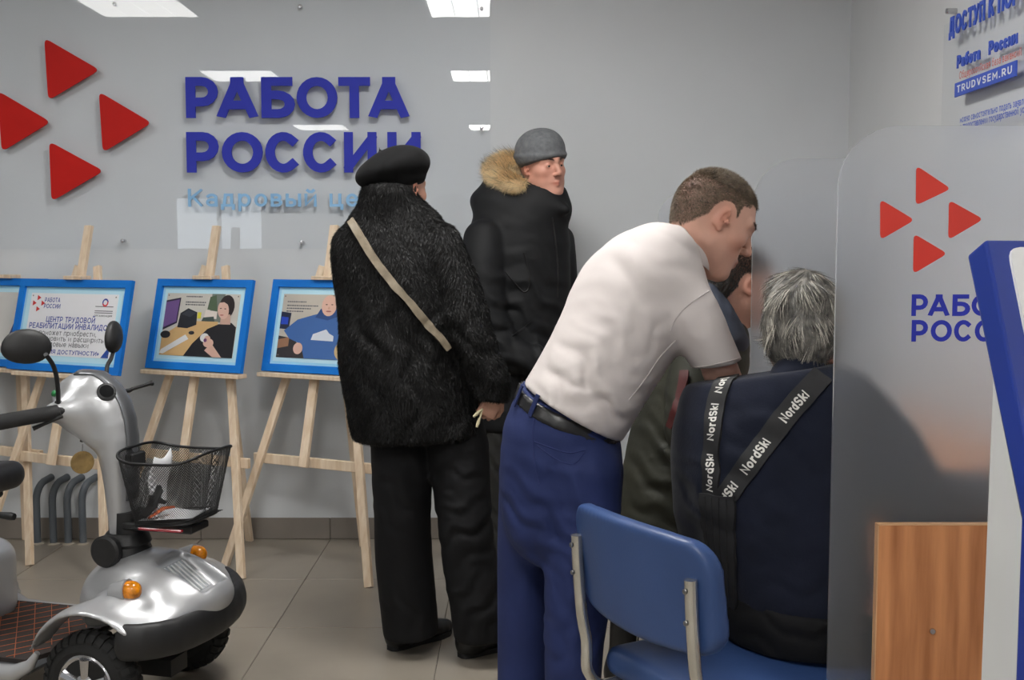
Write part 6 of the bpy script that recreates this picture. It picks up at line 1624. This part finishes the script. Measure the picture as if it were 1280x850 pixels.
body = [limb([nd(890, 445, 3.42, 30, .10), nd(850, 560, 3.42, 40, .12), nd(840, 680, 3.42, 42, .13)]), limb([(.50, 3.34, .52, .06, .06), (.84, 3.36, .52, .055, .055), (.62, 3.36, .30, .04, .045), (.48, 3.36, .10, .03, .035)]), limb([(.50, 3.52, .52, .06, .06), (.88, 3.54, .52, .055, .055), (.90, 3.54, .3, .04, .045), (.88, 3.54, .08, .03, .035)])]
kh = hand_ops(at(1004, 612, 3.16), (.9, .2, -.2), (0, 0, -1), 1.0, .4, thumb=1)
tone = head_tone(hV, KH, KR, 1.0, hair_short, (.3, .26, .24), stubble=.4)
kman = mesh_person('seated person in khaki jacket with glasses behind the leaning man', kb, [(hV, hQ, tone), fine(kh, at(1030, 612, 3.16) - .15, at(1030, 612, 3.16) + .15, .005) + (None,), coarse(body, kb + A((-.35, -.4, .02)), kb + A((.65, .4, 1.2)))], M_skin3)
eyes(kman, kLp, KR, 1.0)
M_dkh = mat('black_brown_hair', (40, 34, 30), .6, var=.15, scale=40)
p, n_ = scatter(hV, hQ, 40000, 31); q = (p - KH) @ KR; k = hair_short(q) > .4
V, Q = strands(p[k], n_[k], KR @ A((-.2, 0, -.5)), .014, .0015, 1, .3, .7, 0, 32); mesh_obj('hair', V, Q, M_dkh, kman)['kind'] = 'stuff'
MB().tube([kLp(-.010, -.084, .022), kLp(.05, -.078, .020), kLp(.092, -.062, .016)], .0022, 6).tube([kLp(-.010, .084, .022), kLp(.05, .078, .020), kLp(.092, .062, .016)], .0022, 6).tube([kLp(.094 + .004 * math.cos(a), -.031 + .026 * math.cos(a), .006 + .017 * math.sin(a)) for a in np.linspace(0, 6.0, 16)], .002, 6, closed=True).tube([kLp(.094, .031 + .026 * math.cos(a), .006 + .017 * math.sin(a)) for a in np.linspace(0, 6.0, 16)], .002, 6, closed=True).build('glasses', M_blk, kman)
kjo, _, _ = blob('khaki_jacket', kj, kb + A((-.4, -.45, .35)), kb + A((.6, .4, 1.25)), .009, M_khaki, kman, it=1)
hd_ = [('u', etube([nd(886, 372, 3.44, 18, .10), nd(898, 400, 3.42, 26, .12), nd(908, 430, 3.40, 28, .12)], unit((1, 0, .5)), 2), 0), ('s', ell(kLp(.02, 0, -.04), (.095, .088, .13), KR), .01), ('d', waves([(at(895, 400, 3.3), (.8, 0, .6), (.6, 0, -.8), .05, .004, .1)]), 0)]
blob('navy_hood', hd_, KH - A((.3, .25, .32)), KH + A((.2, .25, .15)), .007, M_navyh, kjo, it=1)
trs = [('u', cone((.47, 3.43, .54), (.55, 3.43, .54), .13, .12), 0), ('u', etube([(.50, 3.34, .54, .085, .08), (.70, 3.35, .55, .08, .08), (.84, 3.36, .53, .075, .075), (.76, 3.36, .42, .065, .07), (.60, 3.36, .28, .06, .065), (.47, 3.36, .14, .06, .06)], (0, 1, 0), 2), .04), ('u', etube([(.50, 3.52, .54, .085, .08), (.70, 3.53, .55, .08, .08), (.88, 3.54, .53, .075, .075), (.90, 3.54, .36, .065, .07), (.88, 3.54, .08, .06, .06)], (0, 1, 0), 2), .04)]
blob('trousers', trs, kb + A((-.4, -.35, 0)), kb + A((.6, .4, .75)), .010, M_btrs, kman, it=1)
shoe('boot', (.30, 3.34, 0), (.55, 3.37, 0), M_bshoe, kman, w=.05, top=.22); shoe('boot', (.86, 3.54, 0), (1.12, 3.56, 0), M_bshoe, kman, w=.05, top=.15)
# stool for the khaki person
stool = thing('stool', 'round dark stool beneath the khaki jacketed person', 'stool', (.48, 3.43, 0))
MB().lathe([(.0, .385), (.17, .385), (.18, .395), (.18, .408), (.17, .415), (.0, .416)], (.48, 3.43, 0), n=28).build('seat', M_vinyl, stool, smooth=40)
for a in (.8, 2.4, 3.9, 5.5): MB().tube([(.48 + .12 * math.cos(a), 3.43 + .12 * math.sin(a), .386), (.48 + .16 * math.cos(a), 3.43 + .16 * math.sin(a), .001)], .011, 10).build('leg', M_pipec, stool, smooth=50)
# red strap hanging in front of the khaki jacket
o, mpx, L = strip_on(kj, [(857, 466), (855, 482), (851, 500), (846, 518), (841, 534)], .022, mat('red_fabric', (74, 12, 12), .6, var=.1), 'red_strap', None, .012, .006)
tag(o, 'dark red strap hanging against the khaki jacket', 'strap')
